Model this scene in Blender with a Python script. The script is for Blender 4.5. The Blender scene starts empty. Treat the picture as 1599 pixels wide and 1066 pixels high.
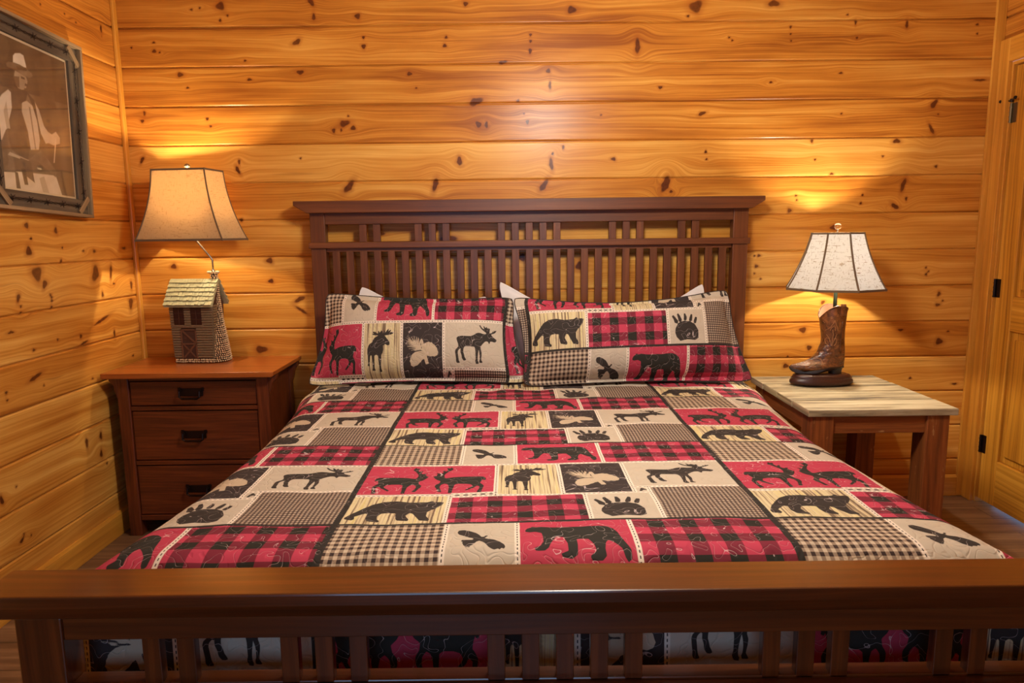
import bpy, math, random
import numpy as np
from mathutils import Vector, Matrix
random.seed(7); rng = np.random.default_rng(7)
sc = bpy.context.scene
COL = sc.collection
PI = math.pi
R = math.radians

# ------------------------------------------------------------------ camera
cam_d = bpy.data.cameras.new('camera'); cam = bpy.data.objects.new('camera', cam_d); COL.objects.link(cam)
cam_d.sensor_width = 36.0; cam_d.lens = 1098.94/1599*36
_y, _p, _r = R(0.0249), R(8.6769), R(-0.6763)
_f = Vector((math.sin(_y)*math.cos(_p), math.cos(_y)*math.cos(_p), -math.sin(_p)))
_rt = Vector((math.cos(_y), -math.sin(_y), 0)); _up = _rt.cross(_f)
_r2 = _rt*math.cos(_r)+_up*math.sin(_r); _u2 = -_rt*math.sin(_r)+_up*math.cos(_r)
cam.matrix_world = Matrix(((_r2.x, _u2.x, -_f.x, 1.8676), (_r2.y, _u2.y, -_f.y, -3.5565), (_r2.z, _u2.z, -_f.z, 1.3903), (0, 0, 0, 1)))
cam_d.clip_start = 0.05
sc.camera = cam

# ------------------------------------------------------------------ world, exposure, lights
w = bpy.data.worlds.new('world'); sc.world = w; w.use_nodes = True
w.node_tree.nodes['Background'].inputs[0].default_value = (0.45, 0.6, 1.0, 1)
w.node_tree.nodes['Background'].inputs[1].default_value = 1.0
sc.view_settings.view_transform = 'Standard'; sc.view_settings.look = 'None'
sc.view_settings.gamma = 1; sc.view_settings.use_curve_mapping = False
sc.view_settings.exposure = 0.24
sc.cycles.use_denoising = True
sc.cycles.max_bounces = 8; sc.cycles.diffuse_bounces = 4; sc.cycles.glossy_bounces = 4
sc.cycles.transmission_bounces = 6; sc.cycles.transparent_max_bounces = 8
sc.cycles.sample_clamp_indirect = 6.0; sc.cycles.caustics_reflective = False; sc.cycles.caustics_refractive = False

def light(name, kind, loc, energy, color, size=0.1, rot=None, size_y=None, spread=None):
    d = bpy.data.lights.new(name, kind); d.energy = energy; d.color = color
    if kind == 'AREA':
        d.size = size
        if size_y: d.shape = 'RECTANGLE'; d.size_y = size_y
        if spread: d.spread = spread
    else: d.shadow_soft_size = size
    o = bpy.data.objects.new(name, d); COL.objects.link(o); o.location = loc
    if rot: o.rotation_euler = rot
    return o
CEIL = 2.62
# dome lamp on the ceiling over the foot of the bed, a second one nearer the camera wall, and daylight in the window behind the camera
light('ceiling_light_source', 'POINT', (2.10, -1.63, 2.19), 108, (1.0, 0.94, 0.85), 0.17)
light('window_daylight', 'AREA', (1.6, -4.92, 1.15), 10, (0.30, 0.62, 1.0), 1.5, rot=(R(90), 0, 0), size_y=1.3)
light('house_lamp_bulb', 'POINT', (0.365, -0.172, 1.60), 25, (1.0, 0.83, 0.58), 0.020)
light('boot_lamp_bulb', 'POINT', (3.385, -0.275, 1.275), 28, (1.0, 0.90, 0.74), 0.020)

# ------------------------------------------------------------------ node helpers
def lin(r, g, b):
    f = lambda c: (c/255/12.92) if c/255 <= 0.04045 else ((c/255+0.055)/1.055)**2.4
    return (f(r), f(g), f(b), 1)
class NT:
    def __init__(s, name):
        s.m = bpy.data.materials.new(name); s.m.use_nodes = True; s.t = s.m.node_tree; s.t.nodes.clear()
        s.out = s.t.nodes.new('ShaderNodeOutputMaterial'); s.b = s.t.nodes.new('ShaderNodeBsdfPrincipled')
        s.t.links.new(s.b.outputs[0], s.out.inputs[0])
    def n(s, k): return s.t.nodes.new(k)
    def link(s, v, sock):
        if isinstance(v, bpy.types.NodeSocket): s.t.links.new(v, sock)
        elif v is not None: sock.default_value = v
    def set(s, k, v): s.link(v, s.b.inputs[k]); return s
    def math(s, op, a, b=None, c=None, clamp=False):
        n = s.n('ShaderNodeMath'); n.operation = op; n.use_clamp = clamp
        s.link(a, n.inputs[0]); s.link(b, n.inputs[1]); s.link(c, n.inputs[2]); return n.outputs[0]
    def vec(s, x, y, z=0.0):
        n = s.n('ShaderNodeCombineXYZ'); s.link(x, n.inputs[0]); s.link(y, n.inputs[1]); s.link(z, n.inputs[2]); return n.outputs[0]
    def uv(s):
        n = s.n('ShaderNodeUVMap'); n.uv_map = 'UVMap'; q = s.n('ShaderNodeSeparateXYZ'); s.t.links.new(n.outputs[0], q.inputs[0]); return q.outputs[0], q.outputs[1]
    def obj(s):
        n = s.n('ShaderNodeTexCoord'); q = s.n('ShaderNodeSeparateXYZ'); s.t.links.new(n.outputs['Object'], q.inputs[0]); return n.outputs['Object'], q.outputs
    def attr(s, name):
        n = s.n('ShaderNodeAttribute'); n.attribute_name = name; return n.outputs['Fac']
    def noise(s, v, scale=5, detail=3, rough=0.5, dist=0.0, dim='3D'):
        n = s.n('ShaderNodeTexNoise'); n.noise_dimensions = dim; s.link(v, n.inputs['Vector']); n.inputs['Scale'].default_value = scale
        n.inputs['Detail'].default_value = detail; n.inputs['Roughness'].default_value = rough; n.inputs['Distortion'].default_value = dist
        return n.outputs['Fac']
    def ss(s, v, a, b):          # smoothstep from a to b
        n = s.n('ShaderNodeMapRange'); n.interpolation_type = 'SMOOTHSTEP'; s.link(v, n.inputs[0]); n.inputs[1].default_value = a; n.inputs[2].default_value = b
        return n.outputs[0]
    def mix(s, f, a, b, mode='MIX'):
        n = s.n('ShaderNodeMix'); n.data_type = 'RGBA'; n.blend_type = mode; s.link(f, n.inputs[0]); s.link(a, n.inputs[6]); s.link(b, n.inputs[7]); return n.outputs[2]
    def ramp(s, f, stops):
        n = s.n('ShaderNodeValToRGB'); s.link(f, n.inputs[0]); e = n.color_ramp.elements
        e[0].position, e[0].color = stops[0]; e[1].position, e[1].color = stops[-1]
        for p, c in stops[1:-1]: q = e.new(p); q.color = c
        return n.outputs[0]
    def bump(s, h, strength=0.3, dist=0.01):
        n = s.n('ShaderNodeBump'); n.inputs['Strength'].default_value = strength; n.inputs['Distance'].default_value = dist
        s.link(h, n.inputs['Height']); s.t.links.new(n.outputs[0], s.b.inputs['Normal'])
def plain(name, c, rough=0.5, metal=0.0, spec=0.5, var=0.0, vs=30, bump=0.0):
    s = NT(name); c = lin(*c)
    if var:
        o, _ = s.obj(); n = s.noise(o, vs, 4); s.set('Base Color', s.mix(n, tuple(x*(1-var) for x in c[:3])+(1,), tuple(min(1, x*(1+var)) for x in c[:3])+(1,)))
        if bump: s.bump(n, bump, 0.002)
    else: s.set('Base Color', c)
    s.set('Roughness', rough).set('Metallic', metal).set('Specular IOR Level', spec); return s.m

def wood(name, light_c, mid_c, dark_c, rough=0.35, across=55, along=2.2, contrast=(0.3, 0.72), knots=False, bump=0.12, coat=0.0, wear=None):
    """grain along UV u, across UV v (metres)"""
    s = NT(name); u, v = s.uv()
    warp = s.noise(s.vec(s.math('MULTIPLY', u, 1.3), s.math('MULTIPLY', v, 5), 0.3), 1.0, 2)
    v2 = s.math('ADD', v, s.math('MULTIPLY', warp, 0.05))
    kd = None
    if knots:
        vo = s.n('ShaderNodeTexVoronoi'); vo.inputs['Scale'].default_value = 1.0; vo.inputs['Randomness'].default_value = 1.0
        s.link(s.vec(s.math('MULTIPLY', u, 2.3), s.math('MULTIPLY', v, 7.0), 0.0), vo.inputs['Vector'])
        kd = vo.outputs['Distance']
        v2 = s.math('ADD', v2, s.math('MULTIPLY', s.math('SUBTRACT', 1.0, s.ss(kd, 0.0, 0.35)), 0.02))
    fine = s.noise(s.vec(s.math('MULTIPLY', u, along), s.math('MULTIPLY', v2, across), 1.7), 1.0, 5, 0.62)
    broad = s.noise(s.vec(s.math('MULTIPLY', u, along*0.4), s.math('MULTIPLY', v2, across*0.16), 4.1), 1.0, 3)
    g = s.math('ADD', s.math('MULTIPLY', fine, 0.6), s.math('MULTIPLY', broad, 0.4))
    col = s.ramp(g, [(contrast[0], lin(*light_c)), (0.5, lin(*mid_c)), (contrast[1], lin(*dark_c))])
    if knots:
        col = s.mix(s.math('MULTIPLY', s.math('SUBTRACT', 1.0, s.ss(kd, 0.045, 0.075)), 0.9), col, lin(62, 26, 10))
    if wear:
        wn = s.noise(s.vec(s.math('MULTIPLY', u, 9), s.math('MULTIPLY', v, 40), 7.7), 1.0, 6, 0.7)
        col = s.mix(s.ss(wn, 0.62, 0.72), col, lin(*wear))
    s.set('Base Color', col).set('Roughness', rough)
    if coat: s.set('Coat Weight', coat).set('Coat Roughness', 0.12)
    s.bump(g, bump, 0.002); return s.m

def pine_wall(name, seam_z0, pitch):
    """knotty pine boards: UV u along the board, v = height; kd/gw attributes carry the knots and how the grain bends round them"""
    s = NT(name); u, v = s.uv(); kd = s.attr('kd'); gw = s.attr('gw')
    bi = s.math('FLOOR', s.math('DIVIDE', s.math('SUBTRACT', seam_z0, v), pitch))
    wn = s.n('ShaderNodeTexWhiteNoise'); wn.noise_dimensions = '1D'; s.link(s.math('ADD', bi, 0.37), wn.inputs['W']); rnd = wn.outputs['Value']
    off = s.math('MULTIPLY', bi, 7.31)
    v2 = s.math('ADD', v, gw)
    warp = s.noise(s.vec(s.math('MULTIPLY', u, 0.9), s.math('MULTIPLY', v, 5), off), 1.0, 2)
    v3 = s.math('ADD', v2, s.math('MULTIPLY', warp, 0.065))
    fine = s.noise(s.vec(s.math('MULTIPLY', u, 1.1), s.math('MULTIPLY', v3, 120), off), 1.0, 5, 0.68)
    med = s.noise(s.vec(s.math('MULTIPLY', u, 0.7), s.math('MULTIPLY', v3, 26), s.math('ADD', off, 3.3)), 1.0, 3, 0.5)
    blot = s.noise(s.vec(s.math('MULTIPLY', u, 1.5), s.math('MULTIPLY', v2, 9), off), 1.0, 3)
    g = s.math('ADD', s.math('ADD', s.math('MULTIPLY', fine, 0.42), s.math('MULTIPLY', med, 0.32)), s.math('ADD', s.math('MULTIPLY', blot, 0.34), s.math('MULTIPLY', s.math('SUBTRACT', rnd, 0.5), 0.13)))
    col = s.ramp(g, [(0.35, lin(236, 184, 98)), (0.48, lin(216, 154, 68)), (0.59, lin(194, 124, 44)), (0.71, lin(150, 84, 28))])
    # mineral streaks
    st = s.noise(s.vec(s.math('MULTIPLY', u, 1.7), s.math('MULTIPLY', v3, 34), s.math('ADD', off, 9.1)), 1.0, 2)
    col = s.mix(s.math('MULTIPLY', s.ss(st, 0.66, 0.78), 0.5), col, lin(140, 72, 24))
    halo = s.math('SUBTRACT', 1.0, s.ss(kd, 0.8, 2.0))
    col = s.mix(s.math('MULTIPLY', halo, 0.5), col, lin(158, 84, 28))
    core = s.math('SUBTRACT', 1.0, s.ss(kd, 0.65, 1.05))
    kn = s.noise(s.vec(s.math('MULTIPLY', u, 60), s.math('MULTIPLY', v, 60), 0), 1.0, 3)
    col = s.mix(s.math('MULTIPLY', core, s.math('ADD', 0.72, s.math('MULTIPLY', blot, 0.45), None, True)), col, s.mix(kn, lin(44, 18, 8), lin(124, 62, 26)))
    s.set('Base Color', col).set('Roughness', s.math('ADD', 0.25, s.math('MULTIPLY', fine, 0.14))).set('Specular IOR Level', 0.22)
    s.set('Coat Weight', 0.03).set('Coat Roughness', 0.2)
    s.bump(s.math('SUBTRACT', g, s.math('MULTIPLY', core, 0.3)), 0.13, 0.003)
    return s.m

# ------------------------------------------------------------------ mesh helpers
def obj_from(name, verts, faces, mat=None, parent=None, uvs=None, smooth=False, bevel=0.0, bseg=1, coll=None):
    me = bpy.data.meshes.new(name); me.from_pydata([tuple(v) for v in verts], [], faces)
    if uvs is not None:
        ul = me.uv_layers.new(name='UVMap'); ul.data.foreach_set('uv', np.asarray(uvs, dtype=np.float32).ravel())
    if mat: me.materials.append(mat)
    if smooth: me.shade_smooth() if hasattr(me, 'shade_smooth') else None
    me.update(); o = bpy.data.objects.new(name, me); COL.objects.link(o)
    if parent is not None: o.parent = parent
    if bevel:
        m = o.modifiers.new('bevel', 'BEVEL'); m.width = bevel; m.segments = bseg; m.limit_method = 'ANGLE'; m.angle_limit = R(40)
        if hasattr(m, 'harden_normals'): m.harden_normals = False
    return o
class MB:
    def __init__(s): s.v = []; s.f = []; s.uv = []
    def add(s, vs, fs, axis=None, uvf=None):
        b = len(s.v); s.v += [Vector(v) for v in vs]
        ext = [max(v[i] for v in vs)-min(v[i] for v in vs) for i in range(3)]
        g = axis if axis is not None else ext.index(max(ext)); ox, oy = random.random()*20, random.random()*20
        for f in fs:
            s.f.append([b+i for i in f])
            p = [Vector(vs[i]) for i in f]; nrm = (p[1]-p[0]).cross(p[2]-p[0]); na = max(range(3), key=lambda i: abs(nrm[i]))
            if na == g: a, c = [(i) for i in range(3) if i != g]; e = 0.15
            else: a = g; c = [i for i in range(3) if i not in (g, na)][0]; e = 1
            for q in p: s.uv.append((q[a]*e+ox, q[c]+oy+na*0.37))
        return s
    def box(s, x0, y0, z0, x1, y1, z1, axis=None, M=None, top=None):
        vs = [(x0, y0, z0), (x1, y0, z0), (x1, y1, z0), (x0, y1, z0), (x0, y0, z1), (x1, y0, z1), (x1, y1, z1), (x0, y1, z1)]
        fs = [(0, 3, 2, 1), (4, 5, 6, 7), (0, 1, 5, 4), (1, 2, 6, 5), (2, 3, 7, 6), (3, 0, 4, 7)]
        if M is not None:
            b = len(s.v); s.add(vs, fs, axis)
            for i in range(b, len(s.v)): s.v[i] = M @ s.v[i]
            return s
        return s.add(vs, fs, axis)
    def prism(s, pts, lo, hi, plane='xz', axis=None):
        """extrude a 2D outline along the third axis"""
        k = len(pts); mk = {'xz': lambda p, d: (p[0], d, p[1]), 'yz': lambda p, d: (d, p[0], p[1]), 'xy': lambda p, d: (p[0], p[1], d)}[plane]
        vs = [mk(p, lo) for p in pts]+[mk(p, hi) for p in pts]
        fs = [tuple(range(k)), tuple(range(2*k-1, k-1, -1))]+[(i, i+k, (i+1) % k+k, (i+1) % k) for i in range(k)]
        return s.add(vs, fs, axis)
    def tube(s, path, r, n=10, caps=True):
        P = [Vector(p) for p in path]; rr = r if isinstance(r, (list, tuple)) else [r]*len(P); vs = []; fs = []
        up = None
        for i, p in enumerate(P):
            t = (P[min(i+1, len(P)-1)]-P[max(i-1, 0)]).normalized()
            if up is None: up = Vector((0, 0, 1)) if abs(t.z) < 0.9 else Vector((1, 0, 0))
            a = (up-t*up.dot(t)).normalized(); b = t.cross(a); up = a
            for k in range(n):
                q = 2*PI*k/n; vs.append(p+(a*math.cos(q)+b*math.sin(q))*rr[i])
        for i in range(len(P)-1):
            for k in range(n): fs.append((i*n+k, i*n+(k+1) % n, (i+1)*n+(k+1) % n, (i+1)*n+k))
        if caps: fs.append(tuple(range(n-1, -1, -1))); fs.append(tuple(range((len(P)-1)*n, len(P)*n)))
        return s.add(vs, fs)
    def rings(s, rings, caps=(True, True)):
        n = len(rings[0]); vs = [p for r in rings for p in r]; fs = []
        for i in range(len(rings)-1):
            for k in range(n): fs.append((i*n+k, i*n+(k+1) % n, (i+1)*n+(k+1) % n, (i+1)*n+k))
        if caps[0]: fs.append(tuple(range(n-1, -1, -1)))
        if caps[1]: fs.append(tuple(range((len(rings)-1)*n, len(rings)*n)))
        return s.add(vs, fs)
    def lathe(s, prof, c=(0, 0), n=28, sx=1, sy=1):
        return s.rings([[(c[0]+r*sx*math.cos(2*PI*k/n), c[1]+r*sy*math.sin(2*PI*k/n), z) for k in range(n)] for r, z in prof])
    def ball(s, c, r, n=10, m=6, sc_=(1, 1, 1)):
        c = Vector(c); return s.rings([[(c.x+r*sc_[0]*math.sin(PI*j/m)*math.cos(2*PI*k/n), c.y+r*sc_[1]*math.sin(PI*j/m)*math.sin(2*PI*k/n), c.z-r*sc_[2]*math.cos(PI*j/m)) for k in range(n)] for j in [0.02]+list(range(1, m))+[m-0.02]])
    def build(s, name, mat, parent=None, bevel=0.0, smooth=False, bseg=2):
        return obj_from(name, s.v, s.f, mat, parent, s.uv, smooth, bevel, bseg)
def tag(o, label=None, cat=None, group=None, kind=None):
    if label: o['label'] = label
    if cat: o['category'] = cat
    if group: o['group'] = group
    if kind: o['kind'] = kind
    return o
def empty(name, loc=(0, 0, 0), rz=0):
    o = bpy.data.objects.new(name, None); COL.objects.link(o); o.location = loc; o.rotation_euler = (0, 0, rz); o.empty_display_size = 0.05; return o
def struct(o): o['kind'] = 'structure'; return o
def grid_mesh(name, X, Y, Z, mat, attrs=None, uv=None, parent=None, smooth=True, flip=False):
    """X,Y,Z arrays (rows, cols); attrs: dict name -> array"""
    nr, nc = X.shape; co = np.stack([X, Y, Z], -1).reshape(-1, 3).astype(np.float32)
    i = np.arange(nr*nc).reshape(nr, nc); q = np.stack([i[:-1, :-1], i[:-1, 1:], i[1:, 1:], i[1:, :-1]], -1).reshape(-1, 4)
    if flip: q = q[:, ::-1]
    me = bpy.data.meshes.new(name); me.vertices.add(len(co)); me.vertices.foreach_set('co', co.ravel())
    me.loops.add(q.size); me.loops.foreach_set('vertex_index', q.ravel().astype(np.int32))
    me.polygons.add(len(q)); me.polygons.foreach_set('loop_start', np.arange(0, q.size, 4, dtype=np.int32))
    me.update(calc_edges=True)
    if uv is not None:
        ul = me.uv_layers.new(name='UVMap'); u = np.stack([uv[0].ravel()[q.ravel()], uv[1].ravel()[q.ravel()]], -1); ul.data.foreach_set('uv', u.astype(np.float32).ravel())
    for k, a in (attrs or {}).items():
        at = me.attributes.new(k, 'FLOAT', 'POINT'); at.data.foreach_set('value', np.ascontiguousarray(a, dtype=np.float32).ravel())
    me.materials.append(mat)
    me.polygons.foreach_set('use_smooth', np.full(len(q), smooth)); me.update()
    o = bpy.data.objects.new(name, me); COL.objects.link(o)
    if parent is not None: o.parent = parent
    return o
def sdf(poly, px, py):
    """signed distance (negative inside) from points to a polygon"""
    P = np.array(poly, float); Q = np.roll(P, -1, 0); d = np.full(px.shape, 1e9); ins = np.zeros(px.shape, bool)
    for (ax, ay), (bx, by) in zip(P, Q):
        ex, ey = bx-ax, by-ay; wx, wy = px-ax, py-ay
        t = np.clip((wx*ex+wy*ey)/(ex*ex+ey*ey+1e-12), 0, 1); d = np.minimum(d, np.hypot(wx-t*ex, wy-t*ey))
        c = ((ay > py) != (by > py)) & (px < (bx-ax)*(py-ay)/((by-ay) if abs(by-ay) > 1e-12 else 1e-12)+ax); ins ^= c
    return np.where(ins, -d, d)
def fbm(x, y, seed, octv=3, f0=1.0):
    r = np.random.default_rng(seed); o = np.zeros_like(x, dtype=float); a = 1.0
    for k in range(octv):
        for _ in range(5):
            th = r.uniform(0, 2*PI); ph = r.uniform(0, 2*PI); ff = f0*(2**k)*r.uniform(0.7, 1.4)
            o += a*np.sin(ff*(x*math.cos(th)+y*math.sin(th))+ph)/5
        a *= 0.5
    return o
# ------------------------------------------------------------------ knots of the pine boards: (along, height, half width, half height, lean)
KB= [(0.499,2.479,0.0227,0.0207,0),(0.36,2.464,0.0083,0.0062,0),(0.4,2.472,0.0062,0.0062,0),(0.53,2.436,0.0072,0.0062,0),(0.494,2.414,0.0072,0.0093,0),(0.932,2.492,0.0227,0.0124,-50),(0.941,2.424,0.0093,0.0186,0),(1.15,2.426,0.0155,0.0145,0),(0.168,2.318,0.0093,0.0041,0),(0.167,2.278,0.0124,0.0093,0),(0.192,2.272,0.0062,0.0062,0),(0.059,2.295,0.0052,0.0041,0),(0.854,2.312,0.0248,0.0124,30),(1.174,2.33,0.0083,0.0083,0),(1.173,2.289,0.0124,0.0124,0),(1.571,2.326,0.0083,0.0083,0),(1.563,2.288,0.0114,0.0093,0),(0.6,2.23,0.0083,0.0052,0),(0.282,2.169,0.0165,0.0124,0),(0.615,2.143,0.0145,0.0072,0),(0.314,2.108,0.0093,0.0041,0),(0.862,2.173,0.0207,0.0114,0),(1.389,2.161,0.0145,0.0103,0),(1.42,2.094,0.0062,0.0041,0),(0.08,1.955,0.0103,0.0093,0),(0.094,1.992,0.0062,0.0145,0),(0.397,1.962,0.0093,0.0083,0),(0.411,1.927,0.0083,0.0072,0),(1.063,1.933,0.0289,0.0165,15),(1.01,1.9,0.0093,0.0134,0),(1.047,1.901,0.0062,0.0083,0),(1.106,1.911,0.0145,0.0124,0),(1.085,1.968,0.0052,0.0052,0),(0.063,1.772,0.0083,0.0207,-30),(0.538,1.757,0.0052,0.0145,0),(0.528,1.718,0.0093,0.0248,25),(0.841,1.77,0.0052,0.0052,0),(1.62,1.742,0.0124,0.0165,0),(1.5,1.639,0.0145,0.0372,-15),(1.072,1.629,0.0165,0.0413,-40),(1.667,2.476,0.0134,0.0114,0),(2.172,2.444,0.0238,0.0186,0),(2.765,2.452,0.0351,0.0289,30),(2.728,2.409,0.0093,0.0072,0),(3.136,2.462,0.031,0.0155,0),(1.975,2.333,0.0083,0.0083,0),(1.975,2.304,0.0083,0.0083,0),(1.973,2.26,0.0093,0.0155,0),(2.49,2.274,0.0134,0.0413,0),(2.928,2.311,0.0052,0.0052,0),(2.944,2.297,0.0052,0.0052,0),(3.221,2.355,0.0041,0.0083,0),(3.223,2.323,0.0052,0.0052,0),(3.226,2.292,0.0052,0.0052,0),(2.06,2.167,0.0124,0.0124,0),(2.067,2.099,0.0072,0.0227,0),(1.839,2.209,0.0248,0.0083,10),(2.602,2.084,0.0124,0.0083,0),(3.138,2.102,0.0093,0.0062,0),(1.705,2.028,0.0392,0.0186,20),(1.718,1.921,0.0145,0.0186,40),(1.756,1.918,0.0093,0.0186,0),(1.912,2.03,0.0093,0.0072,0),(1.94,1.969,0.0072,0.0062,0),(1.957,1.93,0.0093,0.0134,0),(2.807,1.96,0.0227,0.0093,20),(2.316,1.959,0.0062,0.0052,0),(1.622,1.752,0.0114,0.0227,20),(2.08,1.778,0.0072,0.0083,0),(2.072,1.727,0.0103,0.0351,8),(2.132,1.809,0.0052,0.0124,0),(2.379,1.749,0.0145,0.0093,-10),(2.832,1.778,0.0072,0.0093,0),(2.837,1.742,0.0072,0.0062,0),(2.638,1.632,0.0165,0.0372,-28),(2.666,1.589,0.0093,0.0083,0),(2.034,1.623,0.0145,0.0372,-35),(3.491,2.407,0.0059,0.0049,0),(3.532,2.373,0.0049,0.0137,0),(3.542,2.302,0.0068,0.0078,0),(3.778,2.358,0.0078,0.0215,0),(4.116,2.356,0.0088,0.0068,0),(4.119,2.314,0.0059,0.0039,0),(3.475,2.141,0.0117,0.0059,0),(4.153,2.1,0.039,0.0059,0),(3.489,1.951,0.0059,0.0049,0),(3.138,2.102,0.0078,0.0049,0),(3.936,1.991,0.0137,0.0273,-35),(3.961,1.943,0.0049,0.0039,0),(3.935,1.871,0.0088,0.0332,30),(3.351,1.824,0.0078,0.0098,0),(3.371,1.735,0.0068,0.0049,0),(3.767,1.819,0.0215,0.0117,0),(3.704,1.747,0.0078,0.0059,0),(3.97,1.695,0.0088,0.0078,0),(3.457,1.666,0.0117,0.0049,0),(3.814,1.608,0.0117,0.039,-15),(3.834,1.541,0.0068,0.0117,0),(3.784,1.504,0.0098,0.0254,55),(3.286,1.562,0.0078,0.0059,0),(3.291,1.54,0.0068,0.0059,0),(3.257,1.49,0.0117,0.0117,0),(3.616,1.561,0.0068,0.0078,0),(3.61,1.521,0.0078,0.0078,0),(3.48,1.404,0.0184,0.0129,0),(3.114,1.269,0.0101,0.0083,0),(3.092,1.268,0.0046,0.0037,0),(3.103,1.216,0.011,0.0092,0),(3.095,1.18,0.0046,0.0046,0),(3.127,1.152,0.0046,0.0037,0),(3.959,1.199,0.0064,0.0064,0),(3.973,1.18,0.0046,0.0046,0),(3.962,1.165,0.0073,0.0083,0),(4.035,1.065,0.0092,0.0147,-15),(4.057,1.031,0.0046,0.0046,0),(4.032,1.01,0.0147,0.0083,0),(3.354,0.889,0.0202,0.0165,0),(3.391,0.797,0.0147,0.0147,0),(3.283,0.753,0.0064,0.0055,0),(3.275,0.704,0.0165,0.0129,0),(3.853,0.883,0.0165,0.0073,0),(4.055,0.822,0.0202,0.0184,0),(4.097,0.873,0.0092,0.0037,0),(3.921,0.632,0.0092,0.0073,0),(4.152,0.599,0.0165,0.0055,0),(3.448,1.03,0.0129,0.0092,40),(3.78,1.501,0.022,0.0073,-30),(0.174,1.249,0.0161,0.0141,0),(0.151,1.161,0.0121,0.0141,0),(0.657,1.273,0.0181,0.0161,0),(0.658,1.17,0.0161,0.0121,0),(0.585,0.822,0.0342,0.0201,0),(0.799,1.078,0.0342,0.0121,25),(0.806,1.019,0.0422,0.008,-35),(0.528,1.475,0.01,0.009,0),(1.557,1.373,0.0489,0.0183,0),(0.896,1.173,0.0275,0.0183,0),(1.924,1.273,0.0183,0.0214,0),(2.213,1.228,0.0214,0.0245,0),(2.722,1.27,0.0122,0.0214,0),(1.212,1.399,0.0306,0.0122,0),(2.64,1.617,0.0153,0.0428,-30)]
KL= [(-0.764,1.394,0.0096,0.0065,0),(-0.785,1.346,0.019,0.0203,0),(-0.607,1.426,0.0107,0.0157,0),(-0.782,1.445,0.0135,0.0129,-30),(-0.576,1.356,0.0063,0.004,0),(-0.431,1.338,0.0104,0.0062,0),(-0.35,1.336,0.0127,0.0085,0),(-0.101,1.344,0.021,0.0069,0),(-0.593,1.3,0.0078,0.0099,0),(-0.752,1.257,0.031,0.0318,-25),(-0.713,1.213,0.0145,0.0208,-35),(-0.874,1.172,0.0104,0.0197,-25),(-0.867,1.138,0.0092,0.0063,0),(-0.869,1.114,0.0066,0.0063,0),(-0.685,1.168,0.0089,0.0057,0),(-0.68,1.155,0.009,0.0048,0),(-0.681,1.142,0.009,0.0057,0),(-0.687,1.117,0.0075,0.0076,0),(-0.357,1.236,0.0257,0.0426,-25),(-0.318,1.137,0.0095,0.0151,0),(-0.233,1.24,0.0098,0.0376,-12),(-0.218,1.18,0.01,0.0056,0),(-0.066,1.165,0.011,0.0232,0),(-0.086,1.076,0.0197,0.03,-15),(-0.358,1.019,0.0747,0.0075,15),(-0.513,0.972,0.0103,0.0101,0),(-0.67,0.98,0.0092,0.0058,0),(-0.254,0.948,0.008,0.022,0),(-0.496,0.94,0.0345,0.0051,10),(-0.821,0.962,0.0111,0.0064,0),(-0.934,1.048,0.0227,0.0061,0),(-0.997,0.83,0.0087,0.0077,0),(-0.997,0.801,0.0074,0.0043,0),(-0.786,0.812,0.0058,0.0037,0),(-0.11,0.816,0.0111,0.0069,0),(-0.46,0.773,0.009,0.0052,0),(-0.551,0.504,0.0105,0.026,0),(-0.443,0.502,0.0112,0.0207,0),(-0.454,0.42,0.0113,0.0186,0),(-0.835,0.853,0.0473,0.0091,15),(-1.085,0.444,0.0097,0.0219,15),(-0.452,0.42,0.0088,0.0207,0),(-0.417,0.364,0.0077,0.007,0),(-1.01,0.255,0.0157,0.0079,30),(-0.995,0.275,0.007,0.0034,0),(-0.956,0.253,0.0036,0.0023,0),(-1.005,0.469,0.0034,0.0023,0),(-0.736,0.047,0.0065,0.0063,0),(-0.386,0.036,0.0054,0.0035,0),(-0.55,2.325,0.0059,0.0074,0),(-0.393,2.335,0.0066,0.0043,0),(-0.316,2.323,0.0083,0.0044,0),(-0.122,2.348,0.0093,0.0206,0),(-0.123,2.316,0.0063,0.0047,0)]
SZ0, PITCH = 2.3823, 0.1821
def board_rows(z_top, z_bot, nsub):
    zs, dp = [], []
    k = int(math.ceil((SZ0-z_bot)/PITCH))
    while SZ0-k*PITCH < z_top:
        b = SZ0-k*PITCH
        for t, d in [(0.0, 0.009), (0.0022, 0.009), (0.0024, 0.0062), (0.0050, 0.0030), (0.0085, 0.0004)]: zs.append(b+t); dp.append(d)
        for t in np.linspace(0.011, PITCH-0.0075, nsub): zs.append(b+t); dp.append(0.0)
        zs.append(b+PITCH-0.0055); dp.append(0.0004); zs.append(b+PITCH-0.0008); dp.append(0.0050)
        k -= 1
    zs, dp = np.array(zs), np.array(dp); m = (zs >= z_bot-0.03) & (zs <= z_top+0.03); return zs[m], dp[m]
def knot_attrs(U, Z, knots):
    kd = np.full(U.shape, 4.0); gw = np.zeros(U.shape)
    for (x, z, rx, rz, a) in knots:
        m = (abs(U-x) < 0.35) & (abs(Z-z) < 0.14)
        if not m.any(): continue
        dx, dz = U[m]-x, Z[m]-z; c, s_ = math.cos(R(a)), math.sin(R(a)); p, q = dx*c+dz*s_, -dx*s_+dz*c
        rx2, rz2 = max(rx, 0.0065), max(rz, 0.0060)
        kd[m] = np.minimum(kd[m], np.hypot(p/rx2, q/rz2)*(1+0.16*np.sin(3*np.arctan2(q, p)+x*40)))
        gw[m] += -0.85*dz*np.exp(-(dx/(3*rx2+0.025))**2-(dz/(2.0*rz2+0.012))**2)
    return dict(kd=kd, gw=gw)
M = {}
M['pine'] = pine_wall('knotty_pine_boards', SZ0, PITCH)
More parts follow.
